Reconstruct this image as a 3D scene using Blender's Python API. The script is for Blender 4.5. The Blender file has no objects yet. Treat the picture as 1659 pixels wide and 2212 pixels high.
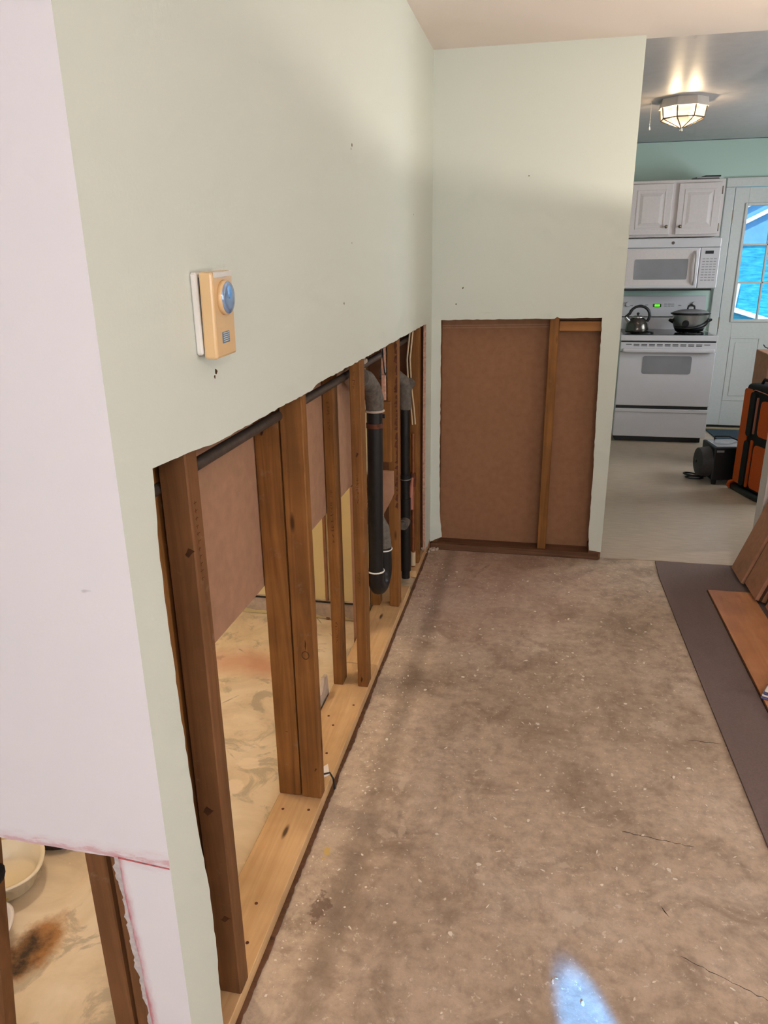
import bpy, bmesh, math, random
from mathutils import Vector, Matrix, noise as mnoise

random.seed(7)
PI = math.pi
scene = bpy.context.scene
COL = scene.collection


def S(r, g, b):
    f = lambda c: (c / 255 / 12.92) if c / 255 <= .04045 else ((c / 255 + .055) / 1.055) ** 2.4
    return (f(r), f(g), f(b), 1.0)


# ------------------------------------------------------------------ camera
R = Vector((0.97893482, 0.20372499, -0.01351876))
U = Vector((-0.05388891, 0.32167493, 0.94531541))
F = Vector((-0.19693302, 0.92467366, -0.3258773))
cam_d = bpy.data.cameras.new('camera')
cam_d.sensor_fit = 'VERTICAL'
cam_d.sensor_height = 36.0
cam_d.lens = 1593.8 * 36.0 / 2212
cam_d.clip_start = 0.02
cam = bpy.data.objects.new('camera', cam_d)
COL.objects.link(cam)
mw = Matrix.Identity(4)
for i in range(3):
    mw[i][0] = R[i]; mw[i][1] = U[i]; mw[i][2] = -F[i]
mw[0][3], mw[1][3], mw[2][3] = 0.5598, -3.8187, 1.5513
cam.matrix_world = mw
scene.camera = cam

# ------------------------------------------------------------------ view, world, daylight
scene.view_settings.view_transform = 'Standard'
scene.view_settings.look = 'None'
scene.view_settings.exposure = 0.0
scene.view_settings.gamma = 1.0
scene.view_settings.use_curve_mapping = False

cy = scene.cycles
cy.max_bounces = 5; cy.diffuse_bounces = 3; cy.glossy_bounces = 3; cy.transmission_bounces = 4; cy.transparent_max_bounces = 8
cy.use_adaptive_sampling = True; cy.adaptive_threshold = .1; cy.adaptive_min_samples = 12
cy.caustics_reflective = False; cy.caustics_refractive = False

world = bpy.data.worlds.new('sky')
scene.world = world
world.use_nodes = True
bgn = world.node_tree.nodes['Background']
bgn.inputs[0].default_value = S(190, 222, 250)
bgn.inputs[1].default_value = 1.5


def area_light(name, loc, target, sx, sy, power, col):
    d = bpy.data.lights.new(name, 'AREA')
    d.shape = 'RECTANGLE'; d.size = sx; d.size_y = sy
    d.energy = power; d.color = col[:3]
    o = bpy.data.objects.new(name, d)
    COL.objects.link(o)
    o.location = loc
    o.rotation_euler = (Vector(target) - Vector(loc)).to_track_quat('-Z', 'Y').to_euler()
    return o


# daylight entering by the windows behind and to the right of the camera, and the kitchen side window
area_light('daylight_rear_window', (1.0, -6.86, 1.45), (1.0, 0, 1.25), 2.3, 1.25, 50, (.97, .96, 1.0))
area_light('daylight_side_window', (4.36, -3.7, 1.45), (0, -2.6, 1.2), 2.1, 1.25, 52, (1.0, .95, .93))
area_light('daylight_kitchen_window', (3.44, 1.75, 1.55), (0, 1.75, 1.1), 1.1, .9, 33, (.90, .97, 1.0))
sun_d = bpy.data.lights.new('sun', 'SUN')
sun_d.energy = 4.0; sun_d.angle = .01; sun_d.color = (1, .96, .9)
sun = bpy.data.objects.new('sun', sun_d); COL.objects.link(sun)
sun.rotation_euler = Vector((.25, .75, -.85)).to_track_quat('-Z', 'Y').to_euler()
# added spot lamp standing in for the blue daylight patch on the concrete
sp_d = bpy.data.lights.new('daylight_patch_spot', 'SPOT')
sp_d.energy = 10500; sp_d.color = (.05, .36, 1.0); sp_d.spot_size = math.radians(1.85); sp_d.spot_blend = .55
sp_d.shadow_soft_size = .012
sp = bpy.data.objects.new('daylight_patch_spot', sp_d); COL.objects.link(sp)
sp.location = (2.02, -6.7, 1.32)
sp.rotation_euler = (Vector((.757, -2.70, 0)) - Vector(sp.location)).to_track_quat('-Z', 'Y').to_euler()


# ------------------------------------------------------------------ materials
def new_mat(name):
    m = bpy.data.materials.new(name)
    m.use_nodes = True
    nt = m.node_tree
    return m, nt, nt.nodes['Principled BSDF']


def lk(nt, a, b):
    nt.links.new(a, b)


def node(nt, t, **kw):
    n = nt.nodes.new(t)
    for k, v in kw.items():
        if k.startswith('i_'):
            key = k[2:]
            n.inputs[int(key) if key.isdigit() else key.replace('_', ' ')].default_value = v
        else:
            setattr(n, k, v)
    return n


def coords(nt, scale=(1, 1, 1), loc=(0, 0, 0)):
    tc = node(nt, 'ShaderNodeTexCoord')
    mp = node(nt, 'ShaderNodeMapping')
    mp.inputs['Scale'].default_value = scale
    mp.inputs['Location'].default_value = loc
    lk(nt, tc.outputs['Object'], mp.inputs['Vector'])
    return mp.outputs['Vector']


def nz(nt, vec, scale, detail=4, rough=.55, dist=0):
    n = node(nt, 'ShaderNodeTexNoise')
    n.inputs['Scale'].default_value = scale
    n.inputs['Detail'].default_value = detail
    n.inputs['Roughness'].default_value = rough
    n.inputs['Distortion'].default_value = dist
    lk(nt, vec, n.inputs['Vector'])
    return n.outputs['Fac']


def ramp(nt, fac, stops):
    r = node(nt, 'ShaderNodeValToRGB')
    el = r.color_ramp.elements
    while len(el) < len(stops):
        el.new(.5)
    for e, (p, c) in zip(el, stops):
        e.position = p; e.color = c
    lk(nt, fac, r.inputs[0])
    return r.outputs[0]


def g(v):
    return (v, v, v, 1)


def mix(nt, fac, a, b, mode='MIX'):
    m = node(nt, 'ShaderNodeMix', data_type='RGBA', blend_type=mode)
    for sock, v in ((m.inputs[0], fac), (m.inputs[6], a), (m.inputs[7], b)):
        if hasattr(v, 'is_linked') or hasattr(v, 'links'):
            lk(nt, v, sock)
        else:
            sock.default_value = v
    return m.outputs[2]


def math_n(nt, op, a, b=0.0):
    m = node(nt, 'ShaderNodeMath', operation=op)
    for sock, v in ((m.inputs[0], a), (m.inputs[1], b)):
        if hasattr(v, 'links'):
            lk(nt, v, sock)
        else:
            sock.default_value = v
    return m.outputs[0]


def bump(nt, bsdf, h, strength=.2, dist=.01):
    b = node(nt, 'ShaderNodeBump')
    b.inputs['Strength'].default_value = strength
    b.inputs['Distance'].default_value = dist
    lk(nt, h, b.inputs['Height'])
    lk(nt, b.outputs[0], bsdf.inputs['Normal'])


def spot_mask(nt, vec, centre, radii, soft=.4, wob=.5, wscale=9, n=None):
    """soft irregular blob: 1 inside, 0 outside"""
    mp = node(nt, 'ShaderNodeMapping')
    mp.vector_type = 'POINT'
    mp.inputs['Location'].default_value = [-c / r for c, r in zip(centre, radii)]
    mp.inputs['Scale'].default_value = [1 / r for r in radii]
    lk(nt, vec, mp.inputs['Vector'])
    ln = node(nt, 'ShaderNodeVectorMath', operation='LENGTH')
    lk(nt, mp.outputs[0], ln.inputs[0])
    n = nz(nt, vec, wscale, 4, .65) if n is None else n
    d = math_n(nt, 'ADD', ln.outputs['Value'], math_n(nt, 'MULTIPLY', math_n(nt, 'SUBTRACT', n, .5), wob * 3))
    return ramp(nt, d, [(1 - soft if soft < 1 else 0, g(1)), (1.0, g(0))])


def plain(name, col, rough=.5, metal=0, spec=.5, bumps=0, bscale=60, vary=.05, emit=None, estr=0):
    m, nt, b = new_mat(name)
    v = coords(nt)
    n = nz(nt, v, bscale if bumps else 12, 4)
    dark = [c * (1 - vary * 2) for c in col[:3]] + [1]
    lite = [min(1, c * (1 + vary)) for c in col[:3]] + [1]
    lk(nt, ramp(nt, n, [(.3, dark), (.7, lite)]), b.inputs['Base Color'])
    b.inputs['Roughness'].default_value = rough
    b.inputs['Metallic'].default_value = metal
    b.inputs['Specular IOR Level'].default_value = spec
    if bumps:
        bump(nt, b, n, bumps, .003)
    if emit:
        b.inputs['Emission Color'].default_value = emit
        b.inputs['Emission Strength'].default_value = estr
    return m


def paint(name, col, rough=.55, scuffs=True):
    m, nt, b = new_mat(name)
    v = coords(nt)
    big = nz(nt, v, 1.3, 3)
    c = mix(nt, math_n(nt, 'MULTIPLY', big, .35), col, [x * .90 for x in col[:3]] + [1])
    if scuffs:
        v2 = coords(nt, (9, 9, 3))
        sc = nz(nt, v2, 1.6, 8, .75)
        c = mix(nt, ramp(nt, sc, [(.69, g(0)), (.80, g(.28))]), c, S(120, 112, 104))
        vo = node(nt, 'ShaderNodeTexVoronoi'); vo.inputs['Scale'].default_value = 2.6
        lk(nt, v, vo.inputs['Vector'])
        c = mix(nt, ramp(nt, vo.outputs['Distance'], [(.012, g(.8)), (.022, g(0))]), c, S(80, 72, 66))
    lk(nt, c, b.inputs['Base Color'])
    b.inputs['Roughness'].default_value = rough
    h = nz(nt, v, 140, 3)
    bump(nt, b, h, .12, .002)
    return m


def wood(name, c_dark, c_light, axis='z', rough=.65, knots=True, dirt=True):
    m, nt, b = new_mat(name)
    st = {'x': (1.6, 34, 34), 'y': (34, 1.6, 34), 'z': (34, 34, 1.6)}[axis]
    kn = {'x': (3.2, 13, 13), 'y': (13, 3.2, 13), 'z': (13, 13, 3.2)}[axis]
    oi = node(nt, 'ShaderNodeObjectInfo')
    tc = node(nt, 'ShaderNodeTexCoord')
    off = node(nt, 'ShaderNodeVectorMath', operation='ADD')
    mulr = node(nt, 'ShaderNodeMath', operation='MULTIPLY'); mulr.inputs[1].default_value = 37.0
    lk(nt, oi.outputs['Random'], mulr.inputs[0])
    lk(nt, tc.outputs['Object'], off.inputs[0]); lk(nt, mulr.outputs[0], off.inputs[1])
    def mp(scale):
        x = node(nt, 'ShaderNodeMapping'); x.inputs['Scale'].default_value = scale
        lk(nt, off.outputs[0], x.inputs['Vector']); return x.outputs[0]
    grain = nz(nt, mp(st), 1.0, 6, .6, 1.2)
    col = ramp(nt, grain, [(.25, c_dark), (.75, c_light)])
    br = nz(nt, mp((5, 5, 5)), 1.0, 3)
    col = mix(nt, ramp(nt, br, [(.3, g(.0)), (.75, g(.55))]), col, [x * .52 for x in c_dark[:3]] + [1])
    hv = math_n(nt, 'ADD', .82, math_n(nt, 'MULTIPLY', oi.outputs['Random'], .36))
    col = mix(nt, 1.0, col, hv, 'MULTIPLY') if False else col
    if knots:
        vo = node(nt, 'ShaderNodeTexVoronoi'); vo.inputs['Scale'].default_value = 1.0
        lk(nt, mp(kn), vo.inputs['Vector'])
        k = ramp(nt, vo.outputs['Distance'], [(.05, g(.85)), (.11, g(0))])
        col = mix(nt, k, col, S(58, 30, 12))
    if dirt:
        d = nz(nt, mp((18, 18, 18)), 1.0, 7, .7)
        col = mix(nt, ramp(nt, d, [(.6, g(0)), (.78, g(.5))]), col, S(150, 128, 108))
    lk(nt, col, b.inputs['Base Color'])
    b.inputs['Roughness'].default_value = rough
    b.inputs['Specular IOR Level'].default_value = .25
    bump(nt, b, grain, .25, .004)
    return m


def concrete():
    m, nt, b = new_mat('bare_concrete')
    v = coords(nt)
    n1 = nz(nt, v, 1.1, 5, .6, .4)
    col = ramp(nt, n1, [(.28, S(164, 143, 124)), (.5, S(200, 178, 157)), (.72, S(216, 197, 178))])
    n2 = nz(nt, v, 5.5, 7, .68, .6)
    col = mix(nt, ramp(nt, n2, [(.47, g(0)), (.68, g(.7))]), col, S(140, 118, 100))
    n3 = nz(nt, coords(nt, (1, 1, 1), (4, 2, 0)), 26, 6, .7)
    col = mix(nt, ramp(nt, n3, [(.35, g(.4)), (.6, g(0))]), col, S(120, 100, 84))
    # pinkish adhesive haze by the corner
    col = mix(nt, math_n(nt, 'MULTIPLY', spot_mask(nt, v, (.25, -.35, 0), (.75, .85, 1), .7, .25, 4), .5), col, S(176, 134, 118))
    # fine grey-white dusting, and the strip where the skirting came off
    n4 = nz(nt, coords(nt, (1, 1.0, 1), (9, 1, 0)), 48, 8, .72)
    col = mix(nt, ramp(nt, n4, [(.58, g(0)), (.64, g(.75))]), col, S(222, 208, 192))
    vs_ = node(nt, 'ShaderNodeTexVoronoi'); vs_.inputs['Scale'].default_value = 24; vs_.inputs['Randomness'].default_value = 1
    lk(nt, coords(nt, (1, .8, 1), (.3, .2, 0)), vs_.inputs['Vector'])
    dd = math_n(nt, 'ADD', vs_.outputs['Distance'], math_n(nt, 'MULTIPLY', math_n(nt, 'SUBTRACT', n4, .5), .5))
    col = mix(nt, math_n(nt, 'MULTIPLY', ramp(nt, dd, [(.03, g(.7)), (.07, g(0))]), ramp(nt, n2, [(.42, g(1)), (.56, g(0))])), col, S(220, 205, 186))
    sx = node(nt, 'ShaderNodeSeparateXYZ'); lk(nt, v, sx.inputs[0])
    edge = ramp(nt, math_n(nt, 'ADD', sx.outputs['X'], math_n(nt, 'MULTIPLY', math_n(nt, 'SUBTRACT', n2, .5), .12)),
                [(.055, g(1)), (.115, g(0))])
    nd = nz(nt, coords(nt, (1, 1, 1), (3, 5, 0)), 34, 8, .75)
    col = mix(nt, math_n(nt, 'MULTIPLY', edge, ramp(nt, nd, [(.46, g(0)), (.6, g(.65))])), col, S(204, 186, 160))
    dk = ramp(nt, math_n(nt, 'ABSOLUTE', math_n(nt, 'SUBTRACT', sx.outputs['X'], .135)), [(.012, g(.35)), (.05, g(0))])
    col = mix(nt, dk, col, S(96, 80, 68))
    # stray mortar blobs
    nb = nz(nt, coords(nt, (1, 1, 1), (1, 8, 0)), 42, 3, .6)
    for c, r in (((1.033, -1.489, 0), (.032, .04, 1)), ((.58, -2.203, 0), (.016, .022, 1)), ((.69, -2.187, 0), (.026, .013, 1)), ((.937, -2.201, 0), (.02, .01, 1)),
                 ((.209, -1.946, 0), (.012, .05, 1)), ((.202, -2.167, 0), (.03, .016, 1)), ((.24, -2.14, 0), (.012, .035, 1)), ((.474, -2.272, 0), (.018, .012, 1)), ((.72, -2.36, 0), (.06, .02, 1))):
        col = mix(nt, math_n(nt, 'MULTIPLY', spot_mask(nt, v, c, r, .35, 1.1, 40, nb), .55), col, S(212, 194, 174))
    col = mix(nt, math_n(nt, 'MULTIPLY', spot_mask(nt, v, (.053, -2.267, 0), (.012, .022, 1), .3, 1.0, 40, nb), .9), col, S(205, 172, 96))
    col = mix(nt, math_n(nt, 'MULTIPLY', spot_mask(nt, v, (.086, -2.448, 0), (.026, .045, 1), .4, 1.2, 30, nb), .75), col, S(112, 88, 74))
    lk(nt, col, b.inputs['Base Color'])
    b.inputs['Roughness'].default_value = .62
    b.inputs['Specular IOR Level'].default_value = .3
    bump(nt, b, n3, .22, .006)
    return m


def bath_floor():
    m, nt, b = new_mat('stained_bathroom_slab')
    v = coords(nt)
    n1 = nz(nt, v, 3.2, 6, .62, 1.0)
    col = ramp(nt, n1, [(.3, S(196, 176, 146)), (.5, S(222, 203, 172)), (.68, S(234, 218, 192))])
    n2 = nz(nt, coords(nt, (1, 1, 1), (2, 7, 0)), 7, 7, .65, .8)
    col = mix(nt, ramp(nt, n2, [(.55, g(0)), (.62, g(.6))]), col, S(160, 148, 126))
    n3 = nz(nt, coords(nt, (1, 1, 1), (6, 1, 0)), 15, 8, .7, .4)
    col = mix(nt, ramp(nt, n3, [(.62, g(0)), (.66, g(.55))]), col, S(238, 216, 184))
    col = mix(nt, math_n(nt, 'MULTIPLY', spot_mask(nt, v, (-.52, -1.35, 0), (.34, .14, 1), .8, .3, 10), .5), col, S(196, 112, 86))
    col = mix(nt, math_n(nt, 'MULTIPLY', spot_mask(nt, v, (-.555, -2.69, 0), (.07, .11, 1), .5, .4, 14), .9), col, S(160, 104, 40))
    col = mix(nt, math_n(nt, 'MULTIPLY', spot_mask(nt, v, (-.565, -2.71, 0), (.05, .085, 1), .7, .6, 22), .95), col, S(52, 34, 18))
    for c, r in (((-.296, -1.951, 0), (.045, .035, 1)), ((-.31, -2.07, 0), (.045, .045, 1))):
        col = mix(nt, math_n(nt, 'MULTIPLY', spot_mask(nt, v, c, r, .15, .7, 14, n2), .7), col, S(238, 218, 188))
    vo = node(nt, 'ShaderNodeTexVoronoi', feature='DISTANCE_TO_EDGE'); vo.inputs['Scale'].default_value = 2.2
    lk(nt, v, vo.inputs['Vector'])
    cr = ramp(nt, vo.outputs['Distance'], [(.0, g(.7)), (.008, g(0))])
    col = mix(nt, math_n(nt, 'MULTIPLY', cr, ramp(nt, n1, [(.54, g(0)), (.6, g(1))])), col, S(60, 48, 34))
    lk(nt, col, b.inputs['Base Color'])
    b.inputs['Roughness'].default_value = .7
    bump(nt, b, n2, .25, .006)
    return m


def vinyl():
    m, nt, b = new_mat('streaked_vinyl')
    n1 = nz(nt, coords(nt, (9, 60, 9)), 1.0, 6, .65)
    n2 = nz(nt, coords(nt), 2.0, 4)
    col = ramp(nt, n1, [(.3, S(184, 163, 142)), (.7, S(206, 186, 165))])
    col = mix(nt, ramp(nt, n2, [(.4, g(0)), (.7, g(.4))]), col, S(178, 166, 150))
    lk(nt, col, b.inputs['Base Color'])
    b.inputs['Roughness'].default_value = .38
    b.inputs['Specular IOR Level'].default_value = .3
    return m


def chalked_white():
    m, nt, b = new_mat('lilac_white_paint')
    v = coords(nt)
    col = mix(nt, math_n(nt, 'MULTIPLY', nz(nt, v, 2.2, 4), .3), S(228, 226, 230), S(219, 216, 221))
    sx = node(nt, 'ShaderNodeSeparateXYZ'); lk(nt, v, sx.inputs[0])
    fz = nz(nt, coords(nt, (26, 26, 90)), 1.0, 6, .7)
    # red chalk rubbed along the saw cuts
    dz = math_n(nt, 'ABSOLUTE', math_n(nt, 'SUBTRACT', sx.outputs['Z'], .616))
    d1 = math_n(nt, 'ADD', dz, math_n(nt, 'MULTIPLY', math_n(nt, 'SUBTRACT', fz, .5), .05))
    k1 = ramp(nt, d1, [(.0, g(.5)), (.008, g(.12)), (.024, g(0))])
    xl = math_n(nt, 'ADD', sx.outputs['X'], math_n(nt, 'ADD', .0885, math_n(nt, 'MULTIPLY', math_n(nt, 'SUBTRACT', sx.outputs['Z'], .613), .048)))
    d2 = math_n(nt, 'ADD', math_n(nt, 'ABSOLUTE', xl), math_n(nt, 'MULTIPLY', math_n(nt, 'SUBTRACT', nz(nt, coords(nt, (60, 60, 20)), 1.0, 6, .7), .5), .02))
    low = ramp(nt, sx.outputs['Z'], [(.61, g(1)), (.618, g(0))])
    k2 = math_n(nt, 'MULTIPLY', ramp(nt, d2, [(.0, g(.8)), (.005, g(.35)), (.014, g(0))]), low)
    col = mix(nt, k1, col, S(188, 84, 96))
    col = mix(nt, k2, col, S(176, 62, 78))
    sm = nz(nt, coords(nt, (6, 6, 3.5)), 1.0, 6, .7)
    col = mix(nt, ramp(nt, sm, [(.70, g(0)), (.80, g(.3))]), col, S(226, 170, 176))
    vo = node(nt, 'ShaderNodeTexNoise'); vo.inputs['Scale'].default_value = 5
    lk(nt, coords(nt, (2.6, 2.6, 5)), vo.inputs['Vector'])
    col = mix(nt, ramp(nt, vo.outputs['Fac'], [(.80, g(0)), (.82, g(.35))]), col, S(110, 104, 104))
    lk(nt, col, b.inputs['Base Color'])
    b.inputs['Roughness'].default_value = .6
    bump(nt, b, nz(nt, v, 130, 3), .1, .002)
    return m


def glass_mat(name, tint=(1, 1, 1, 1), refl=.08, rough=.02):
    m, nt, b = new_mat(name)
    nt.nodes.remove(b)
    out = nt.nodes['Material Output']
    tr = node(nt, 'ShaderNodeBsdfTransparent'); tr.inputs[0].default_value = tint
    gl = node(nt, 'ShaderNodeBsdfGlossy'); gl.inputs['Roughness'].default_value = rough
    fr = node(nt, 'ShaderNodeFresnel'); fr.inputs[0].default_value = 1.45
    sc = math_n(nt, 'ADD', fr.outputs[0], refl - .04)
    mx = node(nt, 'ShaderNodeMixShader')
    lk(nt, sc, mx.inputs[0]); lk(nt, tr.outputs[0], mx.inputs[1]); lk(nt, gl.outputs[0], mx.inputs[2])
    lk(nt, mx.outputs[0], out.inputs[0])
    return m


MAT = {}
MAT['green'] = paint('pale_green_wall_paint', S(214, 219, 208))
MAT['green_k'] = paint('kitchen_green_wall_paint', S(190, 214, 202), .5, False)
MAT['white_wall'] = chalked_white()
MAT['ceiling'] = paint('matte_ceiling_paint', S(238, 224, 214), .9, False)
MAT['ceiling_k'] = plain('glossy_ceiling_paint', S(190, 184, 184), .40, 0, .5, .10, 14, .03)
MAT['yellow'] = paint('cream_bathroom_paint', S(232, 214, 160), .6, False)
MAT['gyp'] = plain('cut_gypsum_edge', S(206, 160, 138), .95, 0, .1, .5, 90, .15)
MAT['gyp_red'] = plain('chalked_gypsum_edge', S(188, 104, 106), .95, 0, .1, .5, 90, .2)
MAT['gyp_white'] = plain('torn_gypsum_paper', S(206, 198, 196), .95, 0, .1, .5, 90, .1)
MAT['kraft'] = plain('kraft_paper_back', S(172, 132, 106), .9, 0, .1, .06, 30, .05)
MAT['kraft_far'] = plain('kraft_paper_back_dark', S(158, 115, 86), .9, 0, .1, .06, 30, .05)
MAT['stud'] = wood('framing_pine', S(112, 70, 32), S(166, 112, 58))
MAT['stud_dark'] = wood('dark_shaded_pine', S(104, 68, 40), S(146, 100, 62))  # dark pine; the shade on the studs is put into its colour
MAT['stud_x'] = wood('framing_pine_cross', S(146, 98, 54), S(188, 132, 76), 'x')
MAT['plate'] = wood('pale_sole_plate_pine', S(200, 158, 110), S(226, 188, 140), 'y', .7, True, False)
MAT['plate_x'] = wood('dirty_sole_plate_pine', S(92, 62, 42), S(134, 96, 70), 'x')
MAT['concrete'] = concrete()
MAT['bath'] = bath_floor()
MAT['vinyl'] = vinyl()
MAT['abs'] = plain('black_drain_plastic', S(27, 25, 24), .42, 0, .35, .15, 40, .15)
MAT['grey_fit'] = plain('dusty_grey_fitting', S(104, 96, 88), .7, 0, .3, .3, 60, .2)
MAT['steel_pipe'] = plain('dull_grey_pipe', S(86, 74, 66), .5, .35, .4, .15, 60, .12)
MAT['rust'] = plain('rusty_strap', S(104, 60, 42), .8, .2, .3, .3, 60, .2)
MAT['copper'] = plain('old_copper_tube', S(150, 92, 58), .45, .6, .4, .1, 40, .15)
MAT['cream_cable'] = plain('cream_cable_jacket', S(206, 184, 150), .5)
MAT['putty'] = plain('pale_joint_putty', S(190, 172, 156), .9, 0, .1, .6, 40, .1)
MAT['white_app'] = plain('white_appliance_enamel', S(206, 202, 205), .22, 0, .5, 0, 1, .01)
MAT['white_cab'] = plain('white_cabinet_paint', S(214, 204, 202), .4, 0, .4, .04, 60, .02)
MAT['white_door'] = plain('pale_door_paint', S(208, 209, 205), .4, 0, .4, .03, 60, .02)
MAT['grey_glass'] = plain('grey_oven_glass', S(140, 138, 142), .12, 0, .5, 0, 1, .02)
MAT['dark'] = plain('dark_shadow_plastic', S(20, 19, 20), .5)
MAT['black_glass'] = plain('black_ceramic_top', S(30, 32, 34), .1, 0, .6)
MAT['black_plastic'] = plain('black_plastic', S(18, 18, 19), .38)
MAT['grey_print'] = plain('grey_print', S(150, 148, 150), .5)
MAT['led'] = plain('green_clock_digits', S(20, 120, 10), .4, 0, .5, 0, 1, 0, S(90, 255, 20), 1.6)
MAT['steel'] = plain('brushed_steel', S(182, 180, 178), .3, .9, .5, .05, 80, .05)
MAT['steel_dark'] = plain('smoky_steel', S(96, 90, 84), .24, .85, .5, .05, 80, .08)
MAT['brass'] = plain('aged_knob_metal', S(128, 116, 100), .35, .8)
MAT['tan_plastic'] = plain('tan_thermostat_plastic', S(222, 186, 138), .18, 0, .45, 0, 1, .03)
MAT['clear_dial'] = plain('dial_blue_reflection', S(150, 176, 214), .08, .45, .7, .12, 45, .12)  # blue reflection put into the colour of the clear dial cover
MAT['blue_label'] = plain('blue_grey_label', S(96, 122, 146), .5, 0, .4, 0, 1, .05)
MAT['white_plastic'] = plain('white_plastic', S(226, 222, 216), .4)
MAT['underlay'] = plain('slate_underlayment', S(124, 107, 103), .85, 0, .15, .2, 160, .05)
MAT['laminate'] = wood('orange_laminate', S(200, 134, 90), S(220, 158, 114), 'y', .4, False, False)
MAT['carton'] = plain('brown_carton', S(178, 130, 102), .75, 0, .2, .05, 30, .07)
MAT['hdf'] = wood('dark_board_edge', S(58, 36, 20), S(104, 68, 42), 'z', .8, False, False)
MAT['paper'] = plain('white_paper', S(232, 222, 218), .7)
MAT['flake'] = plain('dusty_flake', S(232, 220, 204), .9)
MAT['knot_dark'] = plain('dark_knot', S(78, 48, 26), .7, 0, .2, 0, 1, .25)
MAT['stamp_ink'] = plain('faded_stamp_ink', S(92, 58, 30), .8, 0, .1, 0, 1, .1)
MAT['blue_ink'] = plain('blue_print', S(92, 92, 136), .6)
MAT['orange'] = plain('orange_canvas', S(206, 88, 28), .7, 0, .3, .3, 220, .12)
MAT['black_cloth'] = plain('black_canvas', S(26, 24, 24), .75, 0, .3, .3, 220, .15)
MAT['zip'] = plain('pink_piping', S(176, 112, 92), .6)
MAT['grey_drum'] = plain('grey_black_drum', S(62, 58, 58), .6, 0, .3, .15, 60, .1)
MAT['blue_mat'] = plain('slate_blue_doormat', S(72, 86, 96), .95, 0, .1, .4, 120, .12)
MAT['thresh'] = plain('tan_threshold', S(176, 158, 126), .5)
MAT['clear_tub'] = plain('milky_tub_plastic', S(232, 218, 190), .25, 0, .5, 0, 1, .02)
MAT['white_tub'] = plain('white_tub_plastic', S(224, 218, 214), .3)
MAT['shoe'] = plain('dark_brown_rubber', S(58, 38, 32), .5, 0, .4, .1, 40, .15)
MAT['yellow_lbl'] = plain('yellow_sticker', S(214, 178, 40), .5)
MAT['glass'] = glass_mat('window_glass')
MAT['lamp_glass'] = glass_mat('bevelled_lamp_glass', (1, .96, .88, 1), .12, .05)
def lamp_pane(name, tl_fac, k=1.0):
    m, nt, b = new_mat(name)
    nt.nodes.remove(b)
    tr = node(nt, 'ShaderNodeBsdfTransparent'); tl = node(nt, 'ShaderNodeBsdfTranslucent'); gl = node(nt, 'ShaderNodeBsdfGlossy')
    tl.inputs[0].default_value = (k, k * .97, k * .9, 1); gl.inputs['Roughness'].default_value = .1
    mx = node(nt, 'ShaderNodeMixShader'); mx.inputs[0].default_value = tl_fac
    m2 = node(nt, 'ShaderNodeMixShader'); m2.inputs[0].default_value = .07
    lk(nt, tr.outputs[0], mx.inputs[1]); lk(nt, tl.outputs[0], mx.inputs[2])
    lk(nt, mx.outputs[0], m2.inputs[1]); lk(nt, gl.outputs[0], m2.inputs[2])
    lk(nt, m2.outputs[0], nt.nodes['Material Output'].inputs[0])
    return m


MAT['lamp_pane'] = lamp_pane('frosted_lamp_glass', .07)
MAT['shade_cloth'] = lamp_pane('pale_lamp_shade_cloth', 1.0, .75)
MAT['lamp_white'] = plain('white_lamp_metal', S(206, 196, 186), .45)
MAT['lead'] = plain('lamp_leading', S(92, 74, 54), .6, .2)
MAT['bulb'] = plain('lit_bulb', S(255, 235, 200), .4, 0, .5, 0, 1, 0, S(255, 206, 140), 4)
MAT['bulb_bath'] = plain('lit_bathroom_bulb', S(255, 235, 200), .4, 0, .5, 0, 1, 0, S(255, 210, 150), 6)
MAT['blue_siding'] = None
MAT['trim_white'] = plain('white_exterior_trim', S(232, 240, 244), .6)
MAT['ext_blue'] = plain('pale_blue_gable', S(110, 176, 226), .8, 0, .2, 0, 1, .06)
MAT['grass'] = plain('pale_yard', S(150, 170, 170), .9)


def siding():
    m, nt, b = new_mat('teal_shingle_wall')
    v = coords(nt, (1, 1, 1))
    n = nz(nt, coords(nt, (5, 5, 26)), 1.0, 5, .7)
    col = ramp(nt, n, [(.3, S(0, 110, 165)), (.5, S(16, 172, 214)), (.72, S(90, 214, 236))])
    lk(nt, col, b.inputs['Base Color'])
    b.inputs['Roughness'].default_value = .8
    return m


MAT['blue_siding'] = siding()


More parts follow.
